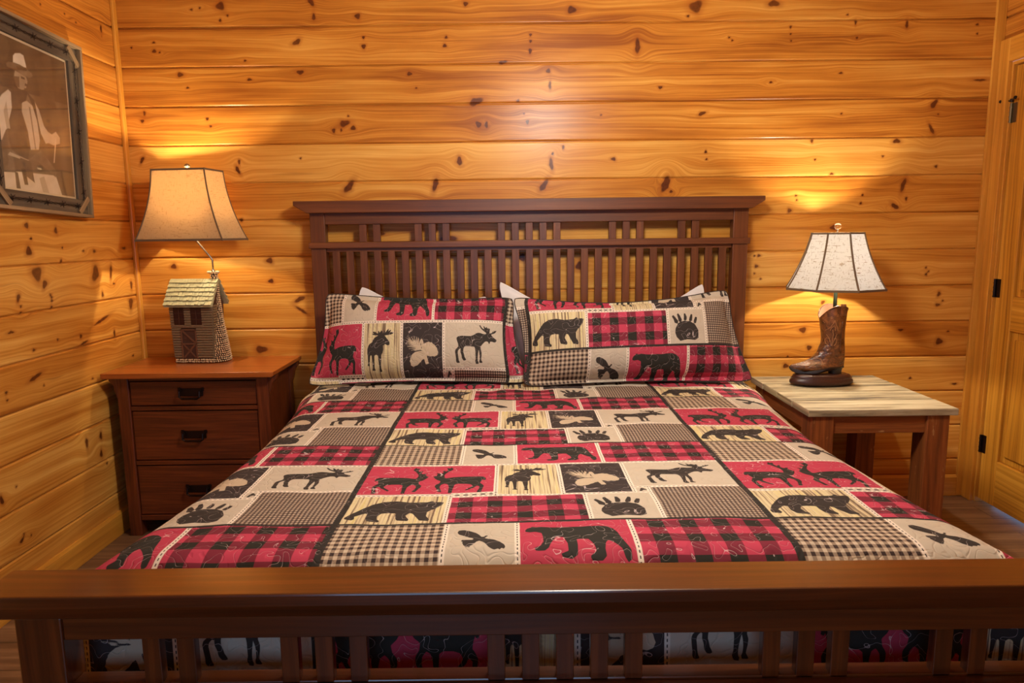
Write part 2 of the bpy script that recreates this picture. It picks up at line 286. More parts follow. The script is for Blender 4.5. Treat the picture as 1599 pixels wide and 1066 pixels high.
M['trim'] = wood('pine_trim_wood', (226, 166, 70), (206, 140, 48), (166, 100, 30), 0.36, across=60, along=1.6, coat=0.2)
M['door'] = wood('pine_door_wood', (224, 164, 62), (200, 136, 40), (146, 88, 22), 0.36, across=95, along=0.8, contrast=(0.36, 0.66), coat=0.2)

# back wall, left wall, right wall round the door, wall behind the camera
rows, dep = board_rows(CEIL, 0.0, 26)
xs = np.arange(-0.015, 4.262, 0.0062); U, Z = np.meshgrid(xs, rows); D = np.repeat(dep[:, None], len(xs), 1)
o = grid_mesh('wall_back', U, 0.0+D, Z, M['pine'], knot_attrs(U, Z, KB), (U, Z), smooth=False); struct(o)
ys = np.concatenate([np.arange(-5.0, -1.7, 0.05), np.arange(-1.7, 0.012, 0.0075)]); rows2, dep2 = board_rows(CEIL, 0.0, 22)
U, Z = np.meshgrid(ys, rows2); D = np.repeat(dep2[:, None], len(ys), 1)
rk = [(random.uniform(-4.8, -1.3), random.uniform(0.1, 2.5), random.uniform(0.006, 0.02), random.uniform(0.006, 0.02), random.uniform(-30, 30)) for _ in range(60)]
o = grid_mesh('wall_left', -0.012-D, U, Z, M['pine'], knot_attrs(U, Z, KL+rk), (U, Z), smooth=False); struct(o)
XR = 4.245
DH = 2.165      # top of the door opening
def rwall(name_y0, name_y1, z0, z1, step):
    ys = np.arange(name_y0, name_y1+1e-6, step); rr, dd = board_rows(z1, z0, 14); m = (rr >= z0) & (rr <= z1); rr, dd = rr[m], dd[m]
    U, Z = np.meshgrid(ys, rr); D = np.repeat(dd[:, None], len(ys), 1); return U, Z, D
parts_ = []
rk = [(random.uniform(-4.8, 0), random.uniform(2.16, 2.6), random.uniform(0.006, 0.02), random.uniform(0.006, 0.012), 0) for _ in range(25)]
U, Z, D = rwall(-5.0, 0.01, DH-0.002, CEIL+0.02, 0.01); o = grid_mesh('wall_right', XR+D, U, Z, M['pine'], knot_attrs(U, Z, rk), (U, Z), smooth=False, flip=True); struct(o)
U, Z, D = rwall(-5.0, -0.99, 0.0, DH, 0.03); o2 = grid_mesh('wall_right', XR+D, U, Z, M['pine'], knot_attrs(U, Z, []), (U, Z), smooth=False, flip=True); struct(o2)
U, Z, D = rwall(-0.085, 0.01, 0.0, DH, 0.01); o2 = grid_mesh('wall_right', XR+D, U, Z, M['pine'], knot_attrs(U, Z, []), (U, Z), smooth=False, flip=True); struct(o2)
b = MB(); WX0, WX1, WZ0, WZ1 = 0.85, 2.35, 0.5, 1.8
b.box(-0.02, -5.08, 0, WX0, -4.98, CEIL, axis=0).box(WX1, -5.08, 0, 4.3, -4.98, CEIL, axis=0).box(WX0, -5.08, 0, WX1, -4.98, WZ0, axis=0).box(WX0, -5.08, WZ1, WX1, -4.98, CEIL, axis=0)
struct(b.build('wall_front', M['trim']))
b = MB(); b.box(WX0-0.07, -4.98, WZ0-0.07, WX1+0.07, -4.95, WZ0).box(WX0-0.07, -4.98, WZ1, WX1+0.07, -4.95, WZ1+0.07).box(WX0-0.07, -4.98, WZ0, WX0, -4.95, WZ1).box(WX1, -4.98, WZ0, WX1+0.07, -4.95, WZ1)
b.box((WX0+WX1)/2-0.02, -5.03, WZ0, (WX0+WX1)/2+0.02, -4.99, WZ1)
struct(b.build('window_1', M['trim']))
# ceiling and floor
s = NT('ceiling_boards'); u, v = s.uv(); g = s.noise(s.vec(s.math('MULTIPLY', u, 1.0), s.math('MULTIPLY', v, 40)), 1, 4)
s.set('Base Color', s.ramp(g, [(0.3, lin(214, 170, 110)), (0.7, lin(186, 132, 72))])).set('Roughness', 0.5); M['ceil'] = s.m
struct(MB().box(-0.05, -5.05, CEIL, 4.3, 0.05, CEIL+0.06, axis=0).build('ceiling', M['ceil']))
s = NT('vinyl_plank_floor'); ov, oc = s.obj()
mp = s.n('ShaderNodeMapping'); s.t.links.new(ov, mp.inputs[0]); mp.inputs['Rotation'].default_value = (0, 0, R(0))
br = s.n('ShaderNodeTexBrick'); s.t.links.new(mp.outputs[0], br.inputs['Vector']); br.inputs['Scale'].default_value = 1; br.inputs['Brick Width'].default_value = 1.2; br.inputs['Row Height'].default_value = 0.16
br.inputs['Mortar Size'].default_value = 0.0015; br.inputs['Color1'].default_value = (0.25, 0.25, 0.25, 1); br.inputs['Color2'].default_value = (0.75, 0.75, 0.75, 1); br.inputs['Mortar'].default_value = (0, 0, 0, 1)
gn = s.noise(s.vec(s.math('MULTIPLY', oc[0], 2.0), s.math('MULTIPLY', oc[1], 42), s.math('MULTIPLY', br.outputs['Color'], 9)), 1, 5, 0.62)
gb = s.noise(s.vec(s.math('MULTIPLY', oc[0], 1.0), s.math('MULTIPLY', oc[1], 9), 2.0), 1, 3)
c = s.ramp(s.math('ADD', s.math('MULTIPLY', gn, 0.6), s.math('MULTIPLY', gb, 0.4)), [(0.3, lin(156, 122, 88)), (0.5, lin(124, 92, 64)), (0.68, lin(86, 60, 42))])
c = s.mix(br.outputs['Fac'], c, lin(40, 28, 20)); s.set('Base Color', c).set('Roughness', 0.42); s.bump(gn, 0.08, 0.002); M['floor'] = s.m
struct(MB().box(-0.05, -5.05, -0.06, 4.3, 0.05, 0.0).build('floor', M['floor']))
# corner trims, baseboards
struct(MB().box(-0.012, -0.030, 0.0, 0.004, 0.0, CEIL, axis=2).build('trim_1', M['trim'], bevel=0.003))
struct(MB().box(4.198, -0.016, 0.0, XR, 0.0, CEIL, axis=2).build('trim_2', M['trim'], bevel=0.003))
b = MB(); b.prism([(-0.001, 0), (-0.016, 0), (-0.016, 0.100), (-0.008, 0.114), (-0.001, 0.114)], 0.004, 4.198, plane='yz', axis=0)
struct(b.build('baseboard_back', M['trim'], bevel=0.002))
b = MB(); b.prism([(-0.011, 0), (0.004, 0), (0.004, 0.100), (-0.004, 0.114), (-0.011, 0.114)], -4.98, -0.030, plane='xz', axis=1)
struct(b.build('baseboard_left', M['trim'], bevel=0.002))
# door casing, jamb, door leaf with its hinges
b = MB(); b.box(XR-0.02, -0.085, 0, XR+0.001, -0.016, DH+0.11, axis=2).build
bb = b.build('trim_3', M['trim'], bevel=0.003); struct(bb)
struct(MB().box(XR-0.02, -1.09, 0, XR+0.001, -0.99, DH+0.11, axis=2).build('trim_4', M['trim'], bevel=0.003))
struct(MB().box(XR-0.021, -0.99, DH, XR+0.001, -0.085, DH+0.11, axis=1).build('trim_5', M['trim'], bevel=0.003))
b = MB(); b.box(XR-0.002, -0.095, 0, XR+0.10, -0.085, DH, axis=2).box(XR-0.002, -0.99, 0, XR+0.10, -0.975, DH, axis=2).box(XR-0.002, -0.975, DH-0.016, XR+0.10, -0.095, DH, axis=1)
struct(b.build('trim_6', M['trim'], bevel=0.002))
DX = XR+0.012; DY0, DY1 = -0.972, -0.098; DT = DH-0.02
door = empty('door_1', (DX, DY1, 0.02)); struct(door)
def dl(y, z): return (y-DY1, z-0.02)
b = MB()
def drail(y0, y1, z0, z1, ax, t0=0.0, t1=0.036): b.box(t0, y0-DY1, z0-0.02, t1, y1-DY1, z1-0.02, axis=ax)
ST = 0.115
drail(DY1-ST, DY1, 0.02, DT, 2); drail(DY0, DY0+ST, 0.02, DT, 2)
for z0, z1 in [(0.02, 0.25), (0.90, 1.067), (DT-0.12, DT)]: drail(DY0+ST, DY1-ST, z0, z1, 1)
ym = (DY0+DY1)/2
drail(ym-0.05, ym+0.05, 0.25, 0.90, 2); drail(ym-0.05, ym+0.05, 1.067, DT-0.12, 2)
b.build('frame', M['door'], door, bevel=0.004)
for z0, z1 in [(0.25, 0.90), (1.067, DT-0.12)]:
    for y0, y1 in [(DY0+ST, ym-0.05), (ym+0.05, DY1-ST)]:
        q = MB(); q.box(0.014, y0-DY1, z0-0.02, 0.026, y1-DY1, z1-0.02, axis=2)
        m_ = 0.035; q.prism([(y0-DY1+m_, z0-0.02+m_), (y1-DY1-m_, z0-0.02+m_), (y1-DY1-m_, z1-0.02-m_), (y0-DY1+m_, z1-0.02-m_)], 0.004, 0.015, plane='yz', axis=2)
        q.build('panel', M['door'], door, bevel=0.006)
M['iron'] = plain('dark_bronze', (46, 32, 28), 0.4, 0.8)
M['brass'] = plain('aged_steel_hinge', (120, 105, 80), 0.3, 0.9)
for i, z in enumerate([1.93, 1.10, 0.31]):
    q = MB(); q.tube([(-0.008, 0.003, z-0.045-0.02), (-0.008, 0.003, z+0.045-0.02)], 0.0065, 10)
    q.box(-0.004, -0.028, z-0.065, 0.0, 0.0, z+0.025)
    for k in range(4): q.tube([(-0.008, 0.003, z-0.062+k*0.022), (-0.008, 0.003, z-0.058+k*0.022)], 0.0078, 10)
    h = q.build('hinge', M['brass'] if i == 0 else M['iron'], door)
    if i == 0:
        q = MB(); q.tube([(-0.008, 0.003, z+0.03), (-0.008, 0.003, z+0.045)], 0.008, 10)
        q.tube([(-0.03, 0.045, z+0.04), (-0.008, 0.0, z+0.036), (-0.03, -0.05, z+0.042)], 0.0035, 8); q.ball((-0.03, 0.047, z+0.04), 0.008); q.ball((-0.03, -0.052, z+0.042), 0.008)
        q.build('door_stop', M['iron'], h)
# ------------------------------------------------------------------ printed patchwork fabric: one repeat is TP x TV metres
TP, TV = 1.045, 0.635
def aff(pts, x0, y0, sx, sy, u0, v0): return [(u0+(x-x0)/sx, v0+(y0-y)/sy) for x, y in pts]
SIL = []
moose = [(130,370),(160,350),(220,342),(300,345),(370,345),(420,325),(460,300),(500,290),(540,295),(580,308),(620,310),(640,300),(630,285),(600,268),(570,245),(540,220),(520,190),(512,165),(532,165),(545,190),(565,212),(590,230),(600,232),(595,210),(580,182),(602,182),(620,212),(628,230),(630,200),(640,188),(650,200),(652,240),(658,215),(670,198),(676,235),(684,215),(704,213),(702,245),(697,275),(692,293),(720,290),(745,280),(752,253),(768,272),(772,262),(778,238),(790,255),(800,248),(824,233),(818,260),(797,282),(765,298),(725,308),(735,330),(760,355),(790,375),(815,385),(822,410),(805,430),(780,437),(750,430),(720,425),(700,430),(697,455),(685,470),(673,450),(665,432),(640,425),(615,430),(590,450),(560,480),(535,510),(535,560),(547,600),(544,650),(535,700),(533,725),(550,752),(557,770),(503,770),(498,745),(508,715),(511,660),(505,600),(495,560),(488,600),(480,650),(475,700),(475,735),(488,772),(484,787),(438,785),(437,765),(430,740),(440,710),(440,640),(440,580),(432,530),(420,515),(340,510),(265,510),(248,530),(240,560),(238,600),(250,640),(258,680),(277,712),(279,733),(240,735),(222,715),(210,690),(207,650),(190,600),(192,560),(203,540),(170,555),(150,580),(146,610),(151,650),(156,700),(161,735),(175,758),(172,772),(128,772),(115,745),(115,700),(107,640),(103,590),(112,560),(143,530),(157,510),(153,470),(138,430),(128,395)]
SIL.append(aff(moose, -85, 860, 3570, 3600, .75, .225))
fm = [(212,212),(235,222),(268,230),(240,205),(232,182),(262,198),(280,212),(258,176),(292,203),(305,220),(323,223),(320,182),(337,180),(344,210),(350,230),(356,195),(372,170),(390,195),(387,223),(398,223),(406,190),(427,170),(424,205),(438,208),(452,180),(482,148),(484,175),(472,198),(500,176),(523,163),(514,190),(502,208),(535,203),(564,203),(556,227),(520,241),(460,250),(415,254),(440,275),(465,310),(490,340),(502,370),(498,398),(480,408),(455,400),(435,385),(422,395),(415,415),(404,395),(395,380),(405,420),(408,470),(395,520),(377,550),(375,620),(368,690),(368,750),(378,795),(372,805),(337,805),(335,785),(342,750),(338,690),(330,620),(325,560),(300,545),(273,560),(272,640),(270,700),(267,745),(278,770),(278,784),(232,784),(232,768),(242,745),(241,690),(236,620),(230,560),(215,545),(208,575),(204,620),(197,665),(195,695),(204,714),(168,714),(166,695),(174,670),(172,620),(170,560),(163,520),(163,460),(175,410),(200,375),(235,355),(245,320),(270,285),(310,262),(330,250),(280,250),(240,242)]
SIL.append(aff(fm, 85, 920, 3300, 3437, .38, .18))
cone = [[(1000,390),(1040,370),(1080,358),(1100,372),(1120,368),(1140,395),(1162,405),(1175,430),(1198,455),(1205,490),(1216,520),(1200,565),(1180,572),(1160,585),(1130,575),(1100,583),(1050,565),(1020,540),(995,500),(985,450)],
 [(995,500),(940,498),(880,512),(840,545),(822,572),(824,585),(806,602),(812,620),(798,650),(812,680),(815,715),(850,738),(880,722),(910,714),(935,685),(960,665),(980,632),(1002,620),(1015,580),(1005,530)],
 [(953,330),(975,308),(993,340),(1012,420),(1045,560),(1075,690),(1030,702),(1010,620),(988,500),(968,400)], [(838,366),(852,358),(875,375),(985,470),(990,495),(968,485),(850,390)]]
for th, tip in enumerate([(770,262),(742,292),(728,328),(742,368),(752,398),(762,428),(785,462),(818,486),(852,494),(818,266),(856,256),(895,266),(922,288),(940,312)]):
    bx, by = (840+th % 9*16, 366+th % 9*13) if th < 9 else (870+(th-9)*22, 372+(th-9)*20)
    dx, dy = tip[0]-bx, tip[1]-by; L = math.hypot(dx, dy); nx, ny = -dy/L*9, dx/L*9; cone.append([(bx-nx, by-ny), (bx+nx, by+ny), (tip[0]+nx*.4, tip[1]+ny*.4), (tip[0]-nx*.4, tip[1]-ny*.4)])
for c in cone: SIL.append(aff(c, 680, 920, 3230, 3437, .56, .18))
eagle = [(125,290),(135,268),(180,263),(240,278),(290,298),(320,322),(342,345),(362,345),(378,330),(402,330),(388,345),(365,360),(400,370),(450,380),(500,402),(540,432),(548,450),(535,462),(515,456),(500,468),(480,458),(462,468),(430,460),(400,445),(370,412),(328,388),(302,398),(275,430),(255,440),(240,458),(225,440),(212,452),(205,432),(190,434),(192,415),(176,410),(186,396),(168,386),(175,370),(220,372),(265,375),(277,360),(230,345),(180,325),(140,312)]
SIL.append(aff(eagle, 125, 465, 3800, 2000, .297, .493))
bear = [(714,108),(725,90),(745,78),(752,70),(762,70),(768,77),(800,72),(850,78),(900,80),(960,78),(1010,80),(1060,76),(1110,74),(1150,85),(1180,105),(1195,140),(1205,190),(1220,230),(1238,265),(1235,300),(1215,312),(1203,295),(1195,260),(1165,230),(1135,205),(1120,225),(1110,260),(1112,290),(1090,306),(1040,306),(1030,290),(1065,270),(1060,240),(1035,195),(1000,192),(975,195),(975,240),(970,285),(940,300),(895,294),(888,280),(925,268),(925,230),(910,180),(875,170),(850,210),(830,250),(810,264),(763,264),(757,250),(790,238),(805,210),(805,170),(800,130),(770,118),(735,122),(717,118)]
SIL.append(aff(bear, 665, 349, 2283, 1690, .432, .436))
beas = [(-30,400),(0,375),(60,340),(120,310),(200,292),(300,288),(400,298),(470,298),(540,296),(565,288),(580,284),(592,296),(640,293),(670,298),(657,320),(620,345),(585,358),(560,375),(560,405),(592,430),(587,442),(520,437),(480,407),(455,385),(430,380),(405,400),(442,430),(432,440),(350,432),(328,402),(330,380),(260,377),(218,380),(195,400),(203,425),(228,435),(218,445),(130,437),(112,410),(115,382),(90,377),(50,392),(25,402),(35,425),(20,432),(-40,425),(-42,412)]
SIL.append(aff(beas, -78, 465, 3020, 1194, 0.0, 0.0))
PAW = [[(725,740),(740,715),(765,705),(800,707),(825,722),(840,750),(838,785),(820,795),(780,791),(745,798),(728,780),(722,760)],
 [(718,697),(710,680),(718,672),(730,690),(740,705),(737,719),(722,714)],[(740,690),(736,670),(743,663),(754,683),(759,700),(752,712),(742,706)],[(770,687),(771,666),(779,666),(785,685),(783,700),(775,704),(768,699)],[(798,690),(807,670),(815,671),(814,688),(810,705),(801,709),(795,702)],[(820,704),(829,684),(839,687),(836,702),(830,718),(819,716)]]
for c in PAW: SIL.append(aff(c, 690, 815, 1086, 1000, .615, 0.0))
deer = [(175,690),(230,670),(300,662),(370,662),(410,666),(427,690),(430,722),(415,727),(410,710),(402,740),(396,775),(409,795),(422,830),(416,880),(409,925),(416,940),(386,942),(382,925),(394,885),(396,840),(378,822),(367,852),(332,887),(320,901),(308,890),(341,850),(354,825),(341,797),(310,787),(262,787),(243,800),(239,850),(235,900),(235,942),(212,942),(212,895),(210,840),(200,800),(180,787),(160,812),(155,850),(165,890),(175,922),(150,920),(140,880),(126,845),(126,810),(146,780),(152,742),(125,717),(110,690),(98,657),(116,638),(122,615),(110,585),(130,597),(141,607),(157,578),(145,548),(158,540),(169,566),(180,538),(175,510),(168,486),(192,500),(198,474),(209,500),(215,525),(200,550),(185,577),(171,610),(166,640),(170,668)]
d2 = aff(deer, 495, 1000, -2190, 2190, 0, .18); d2 = [(.38-(u), v) for u, v in d2]
SIL.append(d2); SIL.append([(.385-u-.0, v) for u, v in d2])
for k in range(5): u0 = .272+k*.023; SIL.append([(u0,.1845),(u0+.012,.184),(u0+.013,.193),(u0+.004,.196),(u0-.001,.191)])
SIL.append([(.762,.190),(.768,.188),(.775,.200),(.786,.196),(.788,.199),(.778,.208),(.776,.216),(.770,.214)])
RECT = {  # fabric type -> patches (u0,u1,v0,v1) of one repeat
 'red': [(.435,.70,.436,.635),(0,.38,.20,.436)], 'plaid': [(.70,1.05,.436,.635),(.26,.615,0,.18)],
 'ginl': [(0,.27,.436,.635)], 'ginf': [(.79,1.05,0,.225)], 'strp': [(0,.26,0,.19),(.38,.56,.18,.436)], 'dark': [(.56,.75,.18,.436)],
 'dkl': [(-.008,.008,-.02,.66),(1.037,1.06,-.02,.66),(-.1,1.1,-.005,.005),(-.1,1.1,.630,.645)]}
VL = [(.27,.436,.635),(.435,.436,.635),(.70,.436,.635),(.26,0,.19),(.615,0,.18),(.79,0,.225),(.38,.18,.436),(.56,.18,.436),(.75,.18,.436)]
HL = [(.436,0,1.045),(.19,0,.26),(.20,.26,.38),(.18,.26,.79),(.225,.75,1.045)]
HW = .0062
RECT['wht'] = [(u-HW,u+HW,a,c) for u, a, c in VL]+[(a,c,v-HW,v+HW) for v, a, c in HL]
def fabric_attrs(TU, TVv):
    u = np.mod(TU, TP); v = np.mod(TVv, TV); A = {}
    def rs(r): return np.maximum(np.maximum(r[0]-u, u-r[1]), np.maximum(r[2]-v, v-r[3]))
    for k, rl_ in RECT.items():
        d = np.full(u.shape, .05)
        for r in rl_: d = np.minimum(d, rs(r))
        A[k] = np.clip(d, -.02, .02)
    sv = np.full(u.shape, .02); 
    for x, a, c in VL:
        m = (abs(u-x) < .012) & (v > a-.006) & (v < c+.006); sv[m] = (u-x)[m]
    sh = np.full(u.shape, .02)
    for y, a, c in HL:
        m = (abs(v-y) < .012) & (u > a-.006) & (u < c+.006); sh[m] = (v-y)[m]
    A['sv'] = sv; A['sh'] = sh
    S = np.full(u.shape, .02)
    for P in SIL:
        q = np.array(P); m = (u > q[:, 0].min()-.02) & (u < q[:, 0].max()+.02) & (v > q[:, 1].min()-.02) & (v < q[:, 1].max()+.02)
        if m.any(): S[m] = np.minimum(S[m], sdf(P, u[m], v[m]))
    A['sil'] = S; A['tu'] = TU+50*TP; A['tv'] = TVv+50*TV
    return A
def fabric_mat(name):
    s = NT(name); u, v = s.attr('tu'), s.attr('tv'); P2 = s.vec(u, v, 0)
    ins = lambda k, e=.0008: s.math('SUBTRACT', 1.0, s.ss(s.attr(k), -e, e))
    beige = lin(196, 184, 164); cream = lin(206, 192, 160)
    wv = s.noise(P2, 420, 2); fade = s.noise(P2, 26, 3)
    col = s.mix(s.math('MULTIPLY', fade, .6), beige, lin(184, 170, 150))
    sq = lambda c, per, ph=0.0: s.ss(s.math('PINGPONG', s.math('ADD', c, ph), per/2), per*.235, per*.265)
    # buffalo plaid
    pa, pb = sq(u, .076), sq(v, .076, .01); sm = s.math('ADD', pa, pb)
    plaid = s.mix(s.ss(sm, .9, 1.1), s.mix(s.ss(sm, -.1, .9), lin(186, 64, 86), lin(120, 42, 56)), lin(120, 42, 56)); plaid = s.mix(s.ss(sm, 1.1, 1.9), plaid, lin(44, 42, 36))
    def gingham(per, a, b_, c_):
        x, y = sq(u, per), sq(v, per); q = s.math('ADD', x, y)
        return s.mix(s.ss(q, 1.1, 1.9), s.mix(s.ss(q, .1, .9), lin(*a), lin(*b_)), lin(*c_))
    ginl = gingham(.0190, (200, 182, 156), (150, 130, 110), (62, 48, 44)); ginf = gingham(.0108, (186, 168, 146), (112, 94, 82), (62, 50, 46))
    sn = s.noise(s.vec(s.math('MULTIPLY', u, 150), s.math('MULTIPLY', v, 3), 0), 1, 2, .5); st = s.ramp(sn, [(.36, lin(112, 92, 74)), (.44, lin(188, 168, 132)), (.54, lin(214, 200, 160)), (.66, lin(206, 190, 130))])
    for k, c in [('red', lin(178, 60, 80)), ('plaid', plaid), ('ginl', ginl), ('ginf', ginf), ('strp', st), ('dark', lin(60, 52, 50))]: col = s.mix(ins(k), col, c)
    silc = s.mix(ins('dark'), lin(56, 50, 46), lin(190, 172, 146))
    silc = s.mix(s.math('MULTIPLY', ins('red'), .55), silc, lin(40, 42, 36))
    col = s.mix(ins('sil', .0006), col, silc)
    wh = ins('wht', .0006); col = s.mix(wh, col, lin(226, 214, 196))
    dash = lambda off, c: s.math('MULTIPLY', s.math('SUBTRACT', 1.0, s.ss(s.math('ABSOLUTE', s.attr(off)), .0008, .0017)), s.ss(s.math('PINGPONG', c, .0065), .0026, .0034))
    col = s.mix(s.math('MULTIPLY', wh, s.math('MAXIMUM', dash('sv', v), dash('sh', u))), col, lin(48, 42, 40))
    col = s.mix(ins('dkl'), col, lin(50, 46, 42))
    # meandering quilting thread
    mz = s.noise(P2, 27, 0.0, .4, 0.8, '2D'); md = s.math('ABSOLUTE', s.math('SUBTRACT', mz, .5)); line = s.math('SUBTRACT', 1.0, s.ss(md, .003, .010))
    tf = s.math('MAXIMUM', s.math('MAXIMUM', ins('red'), ins('plaid')), s.math('MAXIMUM', ins('dark'), ins('sil')))
    col = s.mix(s.math('MULTIPLY', line, s.math('ADD', .10, s.math('MULTIPLY', tf, .45))), col, lin(226, 206, 200))
    s.set('Base Color', col).set('Roughness', .85).set('Specular IOR Level', .2)
    s.bump(s.math('ADD', s.math('MULTIPLY', s.ss(md, .0, .10), 1.0), s.math('MULTIPLY', wv, .06)), .30, .006)
    return s.m
M['fabric'] = fabric_mat('patchwork_lodge_print')
M['backing'] = plain('quilt_binding', (58, 50, 46), .9, spec=.2)
M['white'] = plain('white_cotton', (226, 222, 220), .85, spec=.2, var=.03)
M['mattress'] = plain('mattress_ticking', (210, 208, 204), .9, spec=.2)
M['mission'] = wood('mission_brown_wood', (132, 76, 36), (102, 54, 22), (60, 28, 11), .42, across=60, along=1.6, contrast=(.3, .72), bump=.12, coat=.06)
M['bedfoot_shaded'] = wood('shaded_footboard_wood', (118, 62, 22), (82, 39, 12), (44, 19, 7), .30, across=60, along=1.6, contrast=(.3, .72), bump=.06, coat=.8)  # bed's brown wood darkened, shade on the footboard front put into its colour

# ------------------------------------------------------------------ bed
CX = 1.9593; HY = -0.0924; HWD = 1.0656; SP = 0.0677
bed = tag(empty('bed', (CX, -1.2, 0)), 'brown slatted mission style bed frame with tall headboard and low footboard', 'bed')
def bd(y): return y+1.2
yf, yb = bd(HY), bd(HY)+0.055
headboard = empty('headboard'); headboard.parent = bed
for x in (-HWD, HWD-.073): MB().box(x, yf, 0, x+.073, yb, 1.503, axis=2).build('post', M['mission'], headboard, bevel=.003)
q = MB(); q.prism([(-HWD-.004, 1.500), (HWD+.004, 1.500), (HWD+.060, 1.534), (HWD+.066, 1.536), (HWD+.066, 1.558), (-HWD-.066, 1.558), (-HWD-.066, 1.536), (-HWD-.060, 1.534)], yf-.035, yb+.015, axis=0)
q.build('crown_rail', M['mission'], headboard, bevel=.003)
q = MB(); q.box(-HWD+.073, yf+.004, 1.446, HWD-.073, yb-.004, 1.503, axis=0); q.build('top_rail', M['mission'], headboard, bevel=.002)
q = MB(); q.box(-HWD-.008, yf-.012, 1.331, HWD+.008, yf+.012, 1.360, axis=0).box(-HWD+.073, yf+.012, 1.312, HWD-.073, yb-.002, 1.362, axis=0); q.build('middle_rail', M['mission'], headboard, bevel=.003)
q = MB(); q.box(-HWD+.073, yf+.004, .46, HWD-.073, yb-.004, .56, axis=0); q.build('bottom_rail', M['mission'], headboard, bevel=.002)
UP = [-12, -11, -8, -7, -6, -2, -1, 0, 1, 2, 6, 7, 8, 11, 12]
for i in range(-14, 15):
    q = MB(); q.box(i*SP-.0175, yf+.012, .56, i*SP+.0175, yf+.034, 1.315, axis=2); q.build('slat', M['mission'], headboard, bevel=.0015)
for i in UP:
    q = MB(); q.box(i*SP-.0175, yf+.012, 1.36, i*SP+.0175, yf+.034, 1.448, axis=2); q.build('upper_slat', M['mission'], headboard, bevel=.0015)
FY = bd(HY-2.20); fo = .006
foot = empty('footboard'); foot.parent = bed
for x in (-HWD+fo, HWD-.090+fo): MB().box(x, FY, 0, x+.090, FY+.062, .668, axis=2).build('post', M['bedfoot_shaded'], foot, bevel=.003)
q = MB(); 
prof = [(FY+.095, .694), (FY+.095, .722), (FY-.020, .722), (FY-.020, .698), (FY-.006, .668), (FY+.075, .668)]
q.prism(prof, -HWD-.060+fo, HWD+.060+fo, plane='yz', axis=0); q.build('cap_rail', M['bedfoot_shaded'], foot, bevel=.004)
q = MB(); q.box(-HWD+.09+fo, FY+.004, .619, HWD-.09+fo, FY+.050, .668, axis=0); q.build('top_rail', M['bedfoot_shaded'], foot, bevel=.002)
q = MB(); q.box(-HWD-.008+fo, FY-.012, .486, HWD+.008+fo, FY+.012, .516, axis=0).box(-HWD+.09+fo, FY+.012, .484, HWD-.09+fo, FY+.052, .522, axis=0); q.build('middle_rail', M['bedfoot_shaded'], foot, bevel=.003)
q = MB(); q.box(-HWD+.09+fo, FY+.004, .10, HWD-.09+fo, FY+.050, .18, axis=0); q.build('bottom_rail', M['bedfoot_shaded'], foot, bevel=.002)
for i in range(-14, 15): MB().box(i*SP-.0175+fo, FY+.012, .18, i*SP+.0175+fo, FY+.034, .486, axis=2).build('slat', M['bedfoot_shaded'], foot, bevel=.0015)
for i in UP: MB().box(i*SP-.0175+fo, FY+.012, .515, i*SP+.0175+fo, FY+.034, .622, axis=2).build('upper_slat', M['bedfoot_shaded'], foot, bevel=.0015)
for sx in (-1, 1):
    MB().box(sx*.92-.014, FY+.055, .16, sx*.92+.014, yf+.004, .36, axis=1).build('side_rail', M['mission'], bed, bevel=.003)
q = MB()
for k in range(12): y = bd(-.22)-k*.165; q.box(-.906, y-.04, .30, .906, y+.04, .32, axis=0)
q.build('bed_slats', M['mission'], bed)

ma = MB(); 
def rrect(hx, y0, y1, r, z, n=6):
    pts = []
    for cx_, cy_, a0 in [(hx-r, y1-r, 0), (-hx+r, y1-r, 90), (-hx+r, y0+r, 180), (hx-r, y0+r, 270)]:
        for k in range(n+1): a = R(a0+90*k/n); pts.append((CX+cx_+r*math.cos(a), cy_+r*math.sin(a), z))
    return pts
ma.rings([rrect(.90, -2.09, -.115, .06, .325), rrect(.93, -2.12, -.105, .08, .34), rrect(.93, -2.12, -.105, .08, .64), rrect(.88, -2.08, -.115, .06, .672)])
tag(ma.build('mattress', M['mattress'], smooth=False), 'white mattress on the bed frame, mostly hidden under the patchwork quilt', 'mattress')

# quilt: a cloth over the mattress that hangs down at both sides and the foot
RB = .095; HX = .972; YE = -2.158; ZT = .700; HANG = .46
def bend(d, flat, full, r):
    """arc length d from the middle -> (horizontal, drop)"""
    a = np.abs(d); arc = r*PI/2; h = np.where(a < flat, a, np.where(a < flat+arc, flat+r*np.sin(np.clip((a-flat)/r, 0, PI/2)), full))
    dr = np.where(a < flat, 0, np.where(a < flat+arc, r*(1-np.cos(np.clip((a-flat)/r, 0, PI/2))), r+a-flat-arc)); return h*np.sign(d), dr
flat = HX-RB; smax = flat+RB*PI/2+HANG-RB
sv_ = np.concatenate([np.arange(-smax, -flat-.12, .009), np.arange(-flat-.12, flat+.12, .0042), np.arange(flat+.12, smax, .009)])
yflat = YE+RB*.8; tmax = -yflat+RB*.8*PI/2+.40
tv_ = np.concatenate([np.arange(.16, 2.30, .0042), np.arange(2.30, tmax, .006)])
S, T = np.meshgrid(sv_, tv_)
hx_t = HX-.012+.068*np.clip(np.abs((T-1.32)/.80), 0, 1.1)**2
xh, dx = bend(S, hx_t-RB, hx_t, RB); yh, dy = bend(T, -yflat, -YE, RB*.8)
YY = -yh; drop = np.sqrt(dx**2+dy**2)
drop = np.where((dx > 0) & (dy > 0), np.maximum(dx, dy)+.15*np.minimum(dx, dy)*np.exp(-np.abs(dx-dy)*8), np.maximum(dx, dy))
XX = CX-.004+xh
ws = np.clip(dx/.3, 0, 1); wf = np.clip(dy/.3, 0, 1)
XX = XX+np.sign(S)*ws*(.018+.014*np.sin(T*13+1)+.008*np.sin(T*29))
